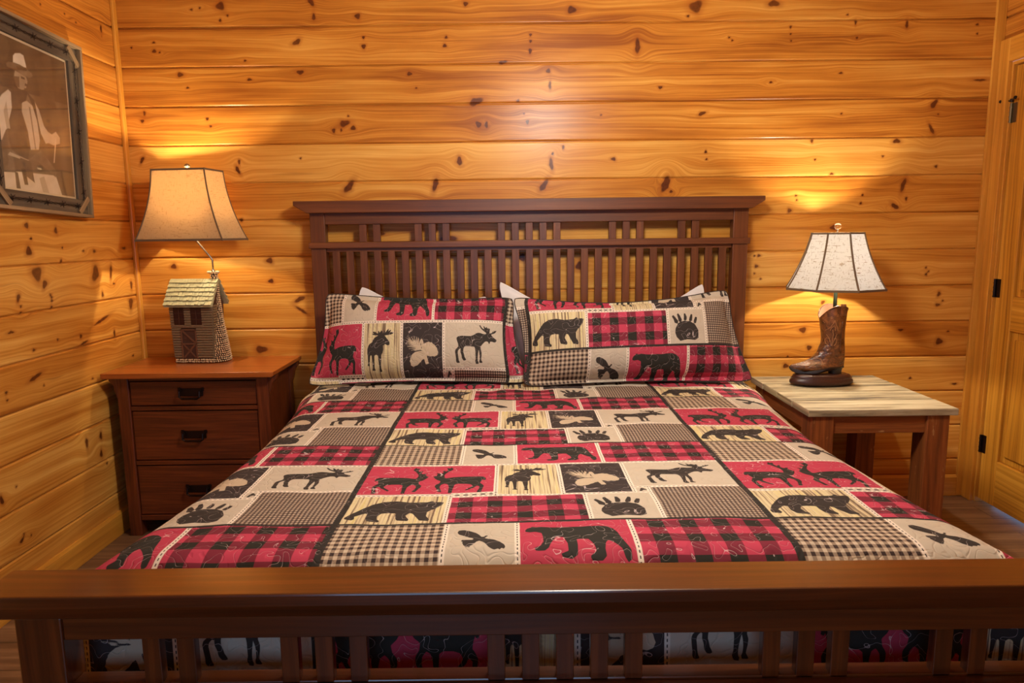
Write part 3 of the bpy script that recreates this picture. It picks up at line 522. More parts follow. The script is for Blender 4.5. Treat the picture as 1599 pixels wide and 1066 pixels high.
YY = YY-wf*(.010*np.sin(S*12)+.006*np.sin(S*31+1))*(1-ws)
top = np.clip(1-dx/.08, 0, 1)*np.clip(1-dy/.08, 0, 1)
near = np.clip((-1.0-YY)*-1/.6, 0, 1)          # wrinkles grow towards the pillows
wr = fbm(XX, YY*1.6, 3, 3, 26)*.0035*(.55+near*.9)+fbm(XX, YY, 5, 2, 5)*.006
ZZ = ZT-drop+wr*(.25+.75*top)
ZZ = ZZ-.010*np.clip((np.abs(S)-.65)/.35, 0, 1)**2*top
TUq = (S+CX-.004)-1.440; TVq = -T+1.959-.0
at = fabric_attrs(TUq, TVq)
quilt = grid_mesh('quilt', XX, YY, ZZ, M['fabric'], at, None)
tag(quilt, 'red, beige and charcoal patchwork quilt printed with moose, bears and deer, spread over the bed', 'quilt')
sm_ = quilt.modifiers.new('thickness', 'SOLIDIFY'); sm_.thickness = .010; sm_.offset = -1

# pillows: four corners, a bulge along the normal
def pillow(name, c, T, mat, nu=220, nv=110, fab=None, sag=0.0, pinch=.03, wrk=.0055, seed=1, flange=.03):
    BL, TL, TR, BR = [Vector(p) for p in c]; a = np.linspace(-1, 1, nu); b = np.linspace(-1, 1, nv); A, B = np.meshgrid(a, b)
    def bil(A, B):
        u, v = (A+1)/2, (B+1)/2; return [(1-u)*(1-v)*BL[i]+(1-u)*v*TL[i]+u*v*TR[i]+u*(1-v)*BR[i] for i in range(3)]
    X, Y, Z = bil(A, B); ex = ((TR-TL)+(BR-BL)).normalized(); ey = ((TL-BL)+(TR-BR)).normalized(); n = ex.cross(ey).normalized(); n = -n if n.y > 0 else n
    W = ((TR-TL).length+(BR-BL).length)/2
    px = -np.sign(A)*pinch*np.abs(A)**3*(1-B**2)*1.0; pz = -sag*(1-A**2)*np.clip(B, 0, 1)**2-pinch*.5*np.sign(B)*np.abs(B)**3*(1-A**2)
    px = px-A*np.abs(B)**10*.016-A*0; pz = pz-B*np.abs(A)**16*.012
    X = X+px*ex.x+pz*ey.x; Y = Y+px*ex.y+pz*ey.y; Z = Z+px*ex.z+pz*ey.z
    fl = flange; ia = np.clip(np.abs(A)*(1+2*fl/W), 0, 1); ib = np.clip(np.abs(B)*(1+2*fl/.45), 0, 1)
    th = T*(1-ia**3.2)**.62*(1-ib**2.8)**.60
    wrinkle = fbm(X, Z, seed, 3, 18)*wrk*(1-.4*np.clip(th/T, 0, 1))
    obs = []
    for side in (1, -1):
        t = side*th*(1.0 if side > 0 else .38)+side*.002+wrinkle
        Xs, Ys, Zs = X+t*n.x, Y+t*n.y, Z+t*n.z; obs.append((Xs, Ys, Zs))
    Xs = np.concatenate([obs[0][0], obs[1][0][::-1]]); Ys = np.concatenate([obs[0][1], obs[1][1][::-1]]); Zs = np.concatenate([obs[0][2], obs[1][2][::-1]])
    Xr, Yr, Zr = bil(A, B); at = None
    if fab:
        tu, tv = fab(Xr, (Zr-(BL.z))*((TL-BL).length/(TL.z-BL.z))+BL.z, Zr); at = fabric_attrs(tu, tv); at = {k: np.concatenate([q, q[::-1]]) for k, q in at.items()}
    o = grid_mesh(name, Xs, Ys, Zs, mat, at, None)
    bm_pts = []
    for k in range(nu): bm_pts.append((0, k))
    for k in range(nv): bm_pts.append((k, nu-1))
    for k in range(nu-1, -1, -1): bm_pts.append((nv-1, k))
    for k in range(nv-1, -1, -1): bm_pts.append((k, 0))
    rim = [((obs[0][0][i, j]+obs[1][0][i, j])/2, (obs[0][1][i, j]+obs[1][1][i, j])/2, (obs[0][2][i, j]+obs[1][2][i, j])/2) for i, j in bm_pts[::3]]
    return o, rim
s1 = [(.925, -.40, .712), (.990, -.245, 1.130), (1.885, -.25, 1.098), (1.950, -.40, .712)]
o, rim = pillow('pillow_sham', s1, .095, M['fabric'], 260, 130, lambda x, s_, z: ((x-1.856), .436+(z-.972)*1.03), sag=.004, pinch=.035, seed=11)
tag(o, 'left patchwork sham pillow showing a deer, two moose and a pine cone', 'pillow', 'patchwork sham pillows against the headboard')
MB().tube(rim+rim[:1], .0028, 6, caps=False).build('piping', M['backing'], o)
s2 = [(1.915, -.47, .712), (1.868, -.335, 1.108), (2.885, -.26, 1.125), (2.972, -.42, .712)]
o, rim = pillow('pillow_sham', s2, .100, M['fabric'], 280, 130, lambda x, s_, z: ((x-1.925)*.965, (z-.852-.017*(x-2.0))*1.07), sag=.034, pinch=.03, seed=23)
tag(o, 'right patchwork sham pillow showing two bears, a paw print and an eagle', 'pillow', 'patchwork sham pillows against the headboard')
MB().tube(rim+rim[:1], .0028, 6, caps=False).build('piping', M['backing'], o)
wp = [(1.02, -.24, .72), (1.13, -.135, 1.155), (1.76, -.135, 1.10), (1.80, -.24, .72)]
o, _ = pillow('pillow', wp, .04, M['white'], 90, 60, None, sag=.07, seed=31, wrk=.003); tag(o, 'white pillow behind the left patchwork sham, only its top corner showing', 'pillow')
wp = [(1.83, -.25, .72), (1.80, -.140, 1.172), (2.81, -.135, 1.150), (2.86, -.25, .72)]
o, _ = pillow('pillow', wp, .045, M['white'], 90, 60, None, sag=.17, seed=37, wrk=.003); tag(o, 'white pillow behind the right patchwork sham, both top corners poking out', 'pillow')
# ------------------------------------------------------------------ nightstand on the left
M['stand'] = wood('reddish_brown_oak', (126, 62, 28), (96, 42, 16), (56, 22, 9), .36, across=120, along=5, contrast=(.32, .70), bump=.12, coat=.15)
M['stand_lit'] = wood('lamplit_oak_top', (190, 112, 50), (164, 86, 32), (116, 56, 18), .30, across=110, along=3, contrast=(.3, .72), bump=.08, coat=.3)  # body oak made lighter and more orange, lamp glow painted into the top
ns = tag(empty('nightstand', (.40, -.235, 0)), 'three-drawer reddish brown nightstand with dark metal pulls in the left corner', 'nightstand')
X0, X1, Y0, Y1 = -.345, .350, -.165, .205
q = MB()
for x in (X0, X1-.055):
    q.box(x, Y0, 0, x+.055, Y0+.05, .765, axis=2).box(x, Y1-.05, 0, x+.055, Y1, .765, axis=2)
q.box(X0+.008, Y0+.05, .07, X0+.028, Y1-.05, .765, axis=2).box(X1-.028, Y0+.05, .07, X1-.008, Y1-.05, .765, axis=2)
q.box(X0+.055, Y1-.02, .07, X1-.055, Y1-.008, .765, axis=2)
for z0, z1 in [(.745, .765), (.605, .625), (.345, .365), (.075, .10)]: q.box(X0+.055, Y0+.004, z0, X1-.055, Y1-.02, z1, axis=0)
body = q.build('body', M['stand'], ns, bevel=.003)
q = MB(); q.prism([(-.386, .767), (-.378, .765), (.382, .765), (.392, .772), (.392, .790), (-.386, .790)], -.212, .225, axis=0); q.build('top', M['stand_lit'], ns, bevel=.003)
for sx, xe in ((-1, X0), (1, X1)):
    for y in (Y0+.004, Y1-.044):
        q = MB(); pts = [(xe, .766), (xe+sx*.038, .766), (xe+sx*.034, .745), (xe+sx*.016, .725), (xe+sx*.010, .690), (xe, .660)]
        if sx < 0: pts = pts[::-1]
        q.prism(pts, y, y+.04, axis=2); q.build('corbel', M['stand'], ns, bevel=.002)
def bail(parent, x, y, z):
    q = MB(); q.box(x-.055, y-.004, z-.018, x+.055, y, z+.018); q.box(x-.060, y-.006, z+.006, x-.046, y, z+.022); q.box(x+.046, y-.006, z+.006, x+.060, y, z+.022)
    h = q.build('handle_plate', M['iron'], parent, bevel=.002)
    q = MB(); q.tube([(x-.046, y-.006, z+.010), (x-.046, y-.020, z+.006), (x-.046, y-.024, z-.018), (x-.034, y-.024, z-.026), (x+.034, y-.024, z-.026), (x+.046, y-.024, z-.018), (x+.046, y-.020, z+.006), (x+.046, y-.006, z+.010)], .0055, 8); q.build('bail_pull', M['iron'], h)
for z0, z1 in [(.627, .743), (.367, .603), (.102, .343)]:
    q = MB(); q.box(X0+.058, Y0+.008, z0+.003, X1-.058, Y0+.030, z1-.003, axis=0).box(X0+.07, Y0+.03, z0+.01, X1-.07, Y1-.05, z1-.03, axis=0)
    d = q.build('drawer', M['stand'], ns, bevel=.002); bail(d, (X0+X1)/2-.01, Y0+.008, (z0+z1)/2+.005)

# ------------------------------------------------------------------ rustic side table on the right
M['weath'] = wood('weathered_grey_planks', (196, 182, 148), (166, 150, 116), (78, 66, 50), .75, across=34, along=3.5, contrast=(.40, .62), bump=.35, wear=(110, 92, 70))
M['rustleg'] = wood('worn_reddish_post_wood', (172, 100, 46), (136, 72, 28), (70, 36, 18), .55, across=70, along=3, contrast=(.32, .7), bump=.25, wear=(196, 150, 96))
tb = tag(empty('side_table', (3.40, -.40, 0)), 'rustic side table with weathered grey plank top and worn brown legs', 'table')
tx0, tx1, ty0, ty1 = -.318, .300, -.352, .352
for k in range(4):
    h = (ty1-ty0)/4; q = MB(); j = random.uniform(-.003, .003)
    q.box(tx0+j, ty0+k*h+.005, .632, tx1+j, ty0+(k+1)*h-.005, .661, axis=0); q.build('top_plank', M['weath'], tb, bevel=.003)
LG = [(-.298, -.335), (.180, -.335), (-.298, .235), (.180, .235)]
for x, y in LG: MB().box(x, y, 0, x+.095, y+.10, .632, axis=2).build('leg', M['rustleg'], tb, bevel=.004)
q = MB(); q.box(-.205, -.325, .555, .18, -.295, .632, axis=0).box(-.205, .30, .555, .18, .325, .632, axis=0).box(-.292, -.235, .555, -.262, .235, .632, axis=1).box(.235, -.235, .555, .265, .235, .632, axis=1)
q.build('apron', M['rustleg'], tb, bevel=.002)

# ------------------------------------------------------------------ lamp shades
def shade_mat(name, c_diff, c_trans, f, weave, c_dark):
    m = bpy.data.materials.new(name); m.use_nodes = True; s = NT.__new__(NT); s.m = m; s.t = m.node_tree; s.t.nodes.clear()
    out = s.n('ShaderNodeOutputMaterial'); d = s.n('ShaderNodeBsdfDiffuse'); t = s.n('ShaderNodeBsdfTranslucent'); mx = s.n('ShaderNodeMixShader'); mx.inputs[0].default_value = f
    o, oc = s.obj(); n1 = s.noise(s.vec(s.math('MULTIPLY', oc[0], weave), s.math('MULTIPLY', oc[1], weave), s.math('MULTIPLY', oc[2], weave*.18)), 1, 3, .6); n2 = s.noise(s.vec(s.math('MULTIPLY', oc[0], weave*.15), s.math('MULTIPLY', oc[1], weave*.15), s.math('MULTIPLY', oc[2], weave)), 1, 3, .6)
    g = s.ss(s.math('MAXIMUM', n1, n2), .56, .74)
    s.link(s.mix(g, lin(*c_diff), lin(*c_dark)), d.inputs[0]); s.link(s.mix(g, lin(*c_trans), lin(*c_dark)), t.inputs[0])
    s.t.links.new(d.outputs[0], mx.inputs[1]); s.t.links.new(t.outputs[0], mx.inputs[2]); s.t.links.new(mx.outputs[0], out.inputs[0]); return m
M['shade1'] = shade_mat('oatmeal_linen_shade', (196, 176, 142), (200, 172, 132), .42, 260, (160, 134, 98))
M['shade2'] = shade_mat('pale_burlap_shade', (206, 192, 164), (204, 206, 210), .50, 170, (128, 104, 70))
M['shtrim'] = plain('taupe_shade_trim', (112, 92, 70), .85, spec=.2, var=.1, vs=200)
M['rod'] = plain('silver_rod', (170, 160, 145), .25, .9)
M['glass'] = NT('clear_glass'); M['glass'].set('Base Color', (1, 1, 1, 1)).set('Roughness', .02).set('Transmission Weight', 1.0).set('IOR', 1.48); M['glass'] = M['glass'].m
m = bpy.data.materials.new('lit_bulb'); m.use_nodes = True; nt = m.node_tree; nt.nodes.clear(); o1 = nt.nodes.new('ShaderNodeOutputMaterial'); a1 = nt.nodes.new('ShaderNodeBsdfTransparent'); a2 = nt.nodes.new('ShaderNodeEmission'); a2.inputs[0].default_value = (1, .74, .44, 1); a2.inputs[1].default_value = 12; mx = nt.nodes.new('ShaderNodeMixShader'); mx.inputs[0].default_value = .2
nt.links.new(a1.outputs[0], mx.inputs[1]); nt.links.new(a2.outputs[0], mx.inputs[2]); nt.links.new(mx.outputs[0], o1.inputs[0]); M['bulb'] = m
def add_bulb(parent, x, y, z):
    MB().lathe([(.002, z-.045), (.013, z-.044), (.013, z-.026), (.016, z-.020)], (x, y), 14).build('socket', M['rod'], parent)
    g = MB().lathe([(.012, z-.022), (.018, z-.012), (.026, z+.006), (.0285, z+.020), (.025, z+.034), (.014, z+.045), (.002, z+.049)], (x, y), 16).build('bulb', M['bulb'], parent, smooth=True)
    g.visible_shadow = True
    return g

# house lamp
lamp = tag(empty('table_lamp', (.335, -.135, .791), R(-4)), 'lamp shaped like a stone and log cabin under a linen shade, on the nightstand', 'lamp')
M['log'] = plain('weathered_log_resin', (124, 104, 76), .7, var=.35, vs=110, bump=.5)
M['logd'] = plain('dark_plank_resin', (70, 42, 28), .7, var=.2, vs=80, bump=.3)
M['maroon'] = plain('dark_maroon_window', (46, 14, 14), .35)
M['stone'] = plain('pebble_stone_resin', (226, 190, 146), .7, var=.40, vs=70)
M['mortar'] = plain('dark_mortar', (44, 28, 20), .9)
M['shingle'] = plain('pale_green_wood_shingle', (178, 174, 134), .8, var=.25, vs=70, bump=.4)
hx, hy, ht = .104, .058, .285
def hw(z): return .094+.012*z/ht      # walls lean out a little
q = MB(); q.rings([[(sx*hw(z), sy*hy, z) for sx, sy in ((-1, -1), (1, -1), (1, 1), (-1, 1))] for z in (0, ht)])
q.prism([(-hy, ht), (hy, ht), (0, ht+.100)], -hw(ht), hw(ht), plane='yz')
house = q.build('cabin_walls', M['logd'], lamp, bevel=.002)
def lograil(x0, x1, z, y): return [(x0, y, z), (x1, y, z)]
q = MB(); zz = .030
while zz < ht-.004:
    segs = [(-hw(zz), hw(zz))]
    holes = [(-.088, -.034, .185, .270), (-.003, .052, .185, .270)] + [(-.057, .021, .018, .168)]
    for a, b_, c0, c1 in holes:
        ns_ = []
        for s0, s1_ in segs:
            if c0-.004 < zz < c1+.004 and s0 < b_ and s1_ > a:
                if a-s0 > .006: ns_.append((s0, a))
                if s1_-b_ > .006: ns_.append((b_, s1_))
            else: ns_.append((s0, s1_))
        segs = ns_
    for s0, s1_ in segs:
        q.tube([(s0, -hy-.001, zz+random.uniform(-.0008, .0008)), ((s0+s1_)/2, -hy-.0015, zz), (s1_, -hy-.001, zz+random.uniform(-.0008, .0008))], .0058, 8)
    q.tube([(hw(zz)+.001, -hy, zz), (hw(zz)+.001, -.018, zz)], .0058, 8); q.tube([(-hw(zz)-.001, -hy, zz), (-hw(zz)-.001, hy, zz)], .0058, 8)
    zz += .0122
q.build('log_siding', M['log'], house)
for a, b_, c0, c1 in [(-.088, -.034, .185, .270), (-.003, .052, .185, .270)]:
    q = MB(); q.box(a, -hy-.004, c0, b_, -hy-.001, c1); wdw = q.build('window', M['maroon'], house)
    q = MB(); q.box((a+b_)/2-.0015, -hy-.0065, c0, (a+b_)/2+.0015, -hy-.003, c1)
    for f in (.33, .66): q.box(a, -hy-.0065, c0+(c1-c0)*f-.0012, b_, -hy-.003, c0+(c1-c0)*f+.0012)
    q.build('glazing_bar', M['logd'], wdw)
    MB().box(a-.006, -hy-.008, c0-.006, b_+.006, -hy-.001, c0).build('sill', M['log'], wdw)
MB().box(hw(.2)+.001, -.050, .190, hw(.2)+.004, -.022, .270).build('window', M['maroon'], house)
q = MB(); q.box(-.057, -hy-.005, .022, .021, -hy-.001, .166); dr = q.build('door', M['logd'], house)
q = MB(); q.box(-.057, -hy-.009, .022, -.050, -hy-.003, .166).box(.014, -hy-.009, .022, .021, -hy-.003, .166).box(-.057, -hy-.009, .159, .021, -hy-.003, .166).box(-.057, -hy-.009, .090, .021, -hy-.003, .098)
def bar(q, x0, z0, x1, z1, w_): 
    L = math.hypot(x1-x0, z1-z0); Mx = Matrix.Translation(((x0+x1)/2, -hy-.006, (z0+z1)/2)) @ Matrix.Rotation(-math.atan2(z1-z0, x1-x0), 4, 'Y'); q.box(-L/2, -.002, -w_/2, L/2, .002, w_/2, M=Mx)
bar(q, -.048, .157, .010, .100, .008); bar(q, -.046, .028, .010, .090, .008); bar(q, -.046, .090, .010, .028, .006); q.build('door_brace', plain('brown_door_plank', (104, 68, 44), .7, var=.2), dr)
# stones: foundation band and the chimney on the right gable
st = MB()
def stones(fn, n, r0, r1):
    for _ in range(n):
        p, nn = fn(); r = random.uniform(r0, r1); st.ball(p, r, 6, 4, (random.uniform(.8, 1.25), random.uniform(.8, 1.1), random.uniform(.7, 1.1)))
for i in range(22):
    for j in range(2): st.ball((-hw(0)+.004+i*.0088+random.uniform(-.002, .002), -hy-.004, .006+j*.010+random.uniform(-.001, .001)), random.uniform(.0036, .0050), 6, 4)
CH = [(0.0, .052, .066, .050), (.06, .046, .062, .046), (.14, .036, .048, .040), (.20, .028, .036, .032), (.28, .022, .024, .024), (.33, .019, .018, .019), (.43, .018, .017, .018)]
def chp(z):
    for (za, a, b_, c), (zb, a2, b2, c2) in zip(CH, CH[1:]):
        if za <= z <= zb: t = (z-za)/(zb-za); return a+(a2-a)*t, b_+(b2-b_)*t, c+(c2-c)*t
    return CH[-1][1:]
ccx = lambda z: hw(min(z, ht))-.004
cr = []
for z in np.linspace(0, .43, 16):
    a, b_, c = chp(z); k = 20; cr.append([(ccx(0)+a*max(-.35, math.cos(2*PI*i/k))*.92-.0*z, .010+b_*math.sin(2*PI*i/k)*.92, z) for i in range(k)])
MB().rings(cr).build('chimney_core', M['mortar'], house)
z = .006
while z < .432:
    a, b_, c = chp(z); per = PI*(a+b_); n_ = max(7, int(per/.0112)); ph = random.random()
    for i in range(n_):
        th = 2*PI*(i+ph)/n_
        if math.cos(th) < -.5 and z < .30: continue
        st.ball((ccx(0)+a*max(-.4, math.cos(th)), .010+b_*math.sin(th), z+random.uniform(-.001, .001)), random.uniform(.0038, .0054), 6, 4, (1, 1, random.uniform(.75, 1)))
    z += .0098
for i in range(12): th = 2*PI*i/12; st.ball((ccx(0)+.024*math.cos(th), .010+.024*math.sin(th), .434), .0062, 6, 4)
st.build('stones', M['stone'], house, smooth=True)
# shingled roof: two slopes
q = MB(); RX = hw(ht)+.014; ez, rz_ = ht-.006, .400; ey = hy+.026
for side in (-1, 1):
    Ls = math.hypot(ey, rz_-ez); ang = math.atan2(rz_-ez, ey)
    for r_ in range(6):
        x = -RX; t0 = r_/6; 
        while x < RX-.004:
            w_ = min(random.uniform(.012, .020), RX-x); tt = t0+random.uniform(-.018, .012); lift = .007+random.uniform(0, .0025)
            y0_, z0_ = side*ey*(1-tt), ez+(rz_-ez)*tt; t1 = min(1, tt+1/6+.05); y1_, z1_ = side*ey*(1-t1), ez+(rz_-ez)*t1
            ny, nz = side*math.sin(ang), math.cos(ang)
            vs = [(x+.0006, y0_+ny*lift, z0_+nz*lift), (x+w_-.0006, y0_+ny*lift, z0_+nz*lift), (x+w_-.0006, y1_+ny*.001, z1_+nz*.001), (x+.0006, y1_+ny*.001, z1_+nz*.001)]
            vs2 = [(v[0], v[1]+ny*.0042, v[2]+nz*.0042) for v in vs]
            q.add(vs+vs2, [(3, 2, 1, 0), (4, 5, 6, 7), (0, 1, 5, 4), (1, 2, 6, 5), (2, 3, 7, 6), (3, 0, 4, 7)]); x += w_
    vs = [(-RX, side*ey, ez), (RX, side*ey, ez), (RX, 0, rz_), (-RX, 0, rz_)]; vs2 = [(v[0], v[1], v[2]-.006) for v in vs]
    q.add(vs+vs2, [(0, 1, 2, 3), (7, 6, 5, 4), (0, 4, 5, 1), (1, 5, 6, 2), (2, 6, 7, 3), (3, 7, 4, 0)])
q.build('roof', M['shingle'], house)
# bent rod up to the shade
shx, shy = .022, -.030       # middle of the shade in the lamp's frame
q = MB(); q.tube([(ccx(0), .010, .42), (ccx(0), .010, .492), (ccx(0)-.006, .008, .505), (shx+.012, shy+.004, .590), (shx, shy, .600), (shx, shy, .775)], .0045, 10)
q.lathe([(.010, .434), (.010, .442), (.006, .446)], (ccx(0), .010), 12); q.tube([(shx, shy, .775), (shx+.03, shy, .79), (shx+.045, shy, .84), (shx+.02, shy, .905), (shx, shy, .915)], .0022, 8); q.tube([(shx, shy, .775), (shx-.03, shy, .79), (shx-.045, shy, .84), (shx-.02, shy, .905), (shx, shy, .915)], .0022, 8)
q.build('rod', M['rod'], lamp, smooth=True)
def bell(parent, name, cx_, cy_, z0, z1, low, topp, mat, rz, flare=.55, edge_r=.0035, nz=14):
    """low/topp: corner lists (x,y); sides curve in like a bell"""
    n_ = len(low); c, s_ = math.cos(rz), math.sin(rz); rot = lambda p: (cx_+p[0]*c-p[1]*s_, cy_+p[0]*s_+p[1]*c); sub = 8
    def ring(t, off=0.0):
        f = (1-t)**1.0; f = f*f*flare+f*(1-flare); pts = []
        for i in range(n_):
            for k in range(sub):
                a = [topp[i][j]+(low[i][j]-topp[i][j])*f for j in (0, 1)]; b_ = [topp[(i+1) % n_][j]+(low[(i+1) % n_][j]-topp[(i+1) % n_][j])*f for j in (0, 1)]
                p = [a[j]+(b_[j]-a[j])*k/sub for j in (0, 1)]; L = math.hypot(*p); p = [p[j]*(1+off/L) for j in (0, 1)]; x, y = rot(p); pts.append((x, y, z0+(z1-z0)*t))
        return pts
    q = MB(); rs = [ring(k/nz) for k in range(nz+1)]; ri = [ring(k/nz, -.0015) for k in range(nz, -1, -1)]; q.rings(rs+ri+[rs[0]], caps=(False, False)); sh = q.build(name, mat, parent)
    tr = MB()
    for i in range(n_): tr.tube([r[i*sub] for r in rs], edge_r, 6)
    for t, h in ((0, .010), (1, .008)):
        a = ring(t, .0022); b_ = ring(t, -.002); dz = h if t == 0 else -h
        tr.rings([a, [(x, y, z+dz) for x, y, z in a], [(x, y, z+dz) for x, y, z in b_], b_, a], caps=(False, False))
    tr.build('edge_trim', M['shtrim'], sh)
    w_ = MB(); tp = ring(.965)
    for i in range(0, n_*sub, n_*sub//4): w_.tube([tp[i], (cx_, cy_, tp[i][2])], .0015, 6)
    w_.build('wire_spider', M['rod'], sh); return sh
def cutrect(hx_, hy_, c): return [(-hx_+c, -hy_), (hx_-c, -hy_), (hx_, -hy_+c), (hx_, hy_-c), (hx_-c, hy_), (-hx_+c, hy_), (-hx_, hy_-c), (-hx_, -hy_+c)]
rect = lambda a, b_: [(-a, -b_), (a, -b_), (a, b_), (-a, b_)]
bell(lamp, 'lamp_shade', shx, shy, .585, .915, rect(.216, .118), rect(.130, .082), M['shade1'], R(-3), flare=.8)
add_bulb(lamp, shx, shy, .800)
q = MB(); q.lathe([(.004, .915), (.006, .919), (.004, .923), (.012, .927), (.014, .933), (.010, .940), (.003, .944)], (shx, shy), 14); q.build('finial', M['rod'], lamp, smooth=True)

# boot lamp
bl = tag(empty('table_lamp', (3.355, -.265, .662), R(0)), 'lamp with a brown cowboy boot base and pale bell shade on the side table', 'lamp')
s = NT('boot_leather'); o_, oc = s.obj(); n1 = s.noise(o_, 38, 4, .5, 1.2); n2 = s.noise(s.vec(s.math('MULTIPLY', oc[0], 30), s.math('MULTIPLY', oc[1], 30), s.math('MULTIPLY', oc[2], 75)), 1, 2, .5, .6)
cr_ = s.math('MULTIPLY', s.math('SUBTRACT', 1.0, s.ss(oc[2], .16, .22)), n2)
s.set('Base Color', s.ramp(n1, [(.3, lin(140, 88, 48)), (.5, lin(104, 62, 34)), (.7, lin(62, 36, 22))])).set('Roughness', .3).set('Coat Weight', .3).set('Coat Roughness', .15)
s.bump(s.math('ADD', s.math('MULTIPLY', n1, .15), cr_), .9, .010); M['boot'] = s.m
M['sole'] = plain('black_boot_sole', (34, 24, 20), .4)
M['plinth'] = plain('dark_brown_leather_plinth', (64, 34, 26), .35, var=.12, vs=60)
M['pink'] = plain('pale_pink_lining', (222, 176, 150), .7, spec=.2)
M['thread'] = plain('tan_stitching', (176, 128, 84), .7)
q = MB(); q.lathe([(.140, .006), (.150, .012), (.150, .024), (.143, .033), (.138, .036), (.140, .041), (.134, .050), (.118, .056), (.02, .057)], (-.012, 0), 40, 1, .46)
pl = q.build('plinth', M['plinth'], bl, smooth=True)
q = MB()
for k in range(64): a = 2*PI*k/64; q.ball((-.012+.1425*math.cos(a), .0655*math.sin(a), .0365), .0018, 5, 4)
q.build('beading', M['rod'], pl)
for x, y in ((-.09, -.04), (.07, -.04), (-.09, .04), (.07, .04)): MB().ball((x-.01, y, .008), .008, 8, 5).build('foot', M['plinth'], pl)
# horizontal slices of the boot: image rows measured on the boot -> (front x, back x, half width)
def bz(y): return .057+(850-y)/2010.0
def bx(x): return (x-610)/2010.0+.052
PR = [(838,250,668,.012),(826,205,676,.030),(812,185,684,.038),(798,172,687,.041),(785,168,689,.042),(772,172,690,.041),(758,205,691,.038),(745,265,692,.036),(730,318,692,.035),(712,350,692,.035),(690,382,692,.036),(668,410,691,.037),(645,428,690,.038),(620,436,689,.039),(590,446,686,.041),(560,462,682,.044),(520,464,677,.047),(470,461,674,.050),(420,452,674,.052),(380,446,676,.054),(340,438,680,.056)]
N_ = 44
def slice_(xf, xb, w_, z, zf=None):
    xc, rx = (xf+xb)/2, (xb-xf)/2; pts = []
    L = rx*2
    for k in range(N_):
        a = 2*PI*k/N_; ca, sa = math.cos(a), math.sin(a)
        if L > .16:   # foot: pointed toe at -x
            u = (1-ca)/2    # 0 at the heel, 1 at the toe
            y = w_*sa*(1-.35*u**2)*(1+.25*math.sin(min(1, u*1.4)*PI)); y *= (1-max(0, u-.7)*1.0)
        else: y = w_*sa
        pts.append((xc+rx*ca, y, z if zf is None else zf(ca, sa)))
    return pts
def solez(x):
    u = (x-bx(166))/(bx(690)-bx(166)); return .057+(.026*max(0, 1-u/.16)**2 if u < .16 else 0)+(.026*min(1, max(0, (u-.42)/.22)))
rg = [[(p[0], p[1], max(p[2], solez(p[0])+.004+.02*i*.05)) for p in slice_(bx(a), bx(b_), w_, bz(y))] for i, (y, a, b_, w_) in enumerate(PR)]
def rim_z(ca, sa): return bz(300)+(.050*abs(sa)**1.3)+(.022 if ca > 0 else -.010)*abs(ca)**2
rg.append(slice_(bx(434), bx(684), .057, 0, lambda ca, sa: bz(325)+.5*(rim_z(ca, sa)-bz(325))))
rg.append(slice_(bx(432), bx(688), .058, 0, rim_z))
inner = [slice_(bx(438), bx(684), .0545, 0, lambda ca, sa: rim_z(ca, sa)-.0005), slice_(bx(446), bx(678), .052, bz(380)), slice_(bx(470), bx(668), .044, bz(520))]
q = MB(); q.rings(rg, caps=(True, False)); bo = q.build('boot', M['boot'], bl, smooth=True)
ss_ = bo.modifiers.new('smooth', 'SUBSURF'); ss_.levels = 1; ss_.render_levels = 1
q = MB(); q.rings(inner[::1], caps=(False, True)); q.build('lining', M['pink'], bo, smooth=True)
rimp = rg[-1]; q = MB(); q.tube(rimp+rimp[:1], .0026, 6, caps=False); q.build('rim_binding', M['boot'], bo, smooth=True)
# sole and stacked heel
def outline(x0, x1, w_, n=30):
    pts = []
    for k in range(n):
        a = 2*PI*k/n; u = (1-math.cos(a))/2; x = x1+(x0-x1)*u; y = w_*math.sin(a)*(1-.35*u**2)*(1+.25*math.sin(min(1, u*1.4)*PI))*(1-max(0, u-.7)); pts.append((x, y))
    return pts
q = MB(); rings_ = []
for dz, sc_ in ((0, .97), (.004, 1.03), (.010, 1.0)):
    r_ = []
    for x, y in outline(bx(166), bx(690), .043*sc_):
        u = (x-bx(166))/(bx(690)-bx(166)); z = .057+(.026*max(0, 1-u/.16)**2 if u < .16 else 0)+(.026*min(1, max(0, (u-.42)/.22)))
        r_.append((x, y, z+dz))
    rings_.append(r_)
q.rings(rings_); q.build('sole', M['sole'], bo, smooth=False)
q = MB(); q.rings([[(bx(600)+.036*s1_*math.cos(2*PI*k/20)*(1 if math.cos(2*PI*k/20) > 0 else .8), .030*s1_*math.sin(2*PI*k/20), z) for k in range(20)] for s1_, z in ((.92, .057), (.95, .070), (1.08, .090))]); q.build('heel', M['sole'], bo)
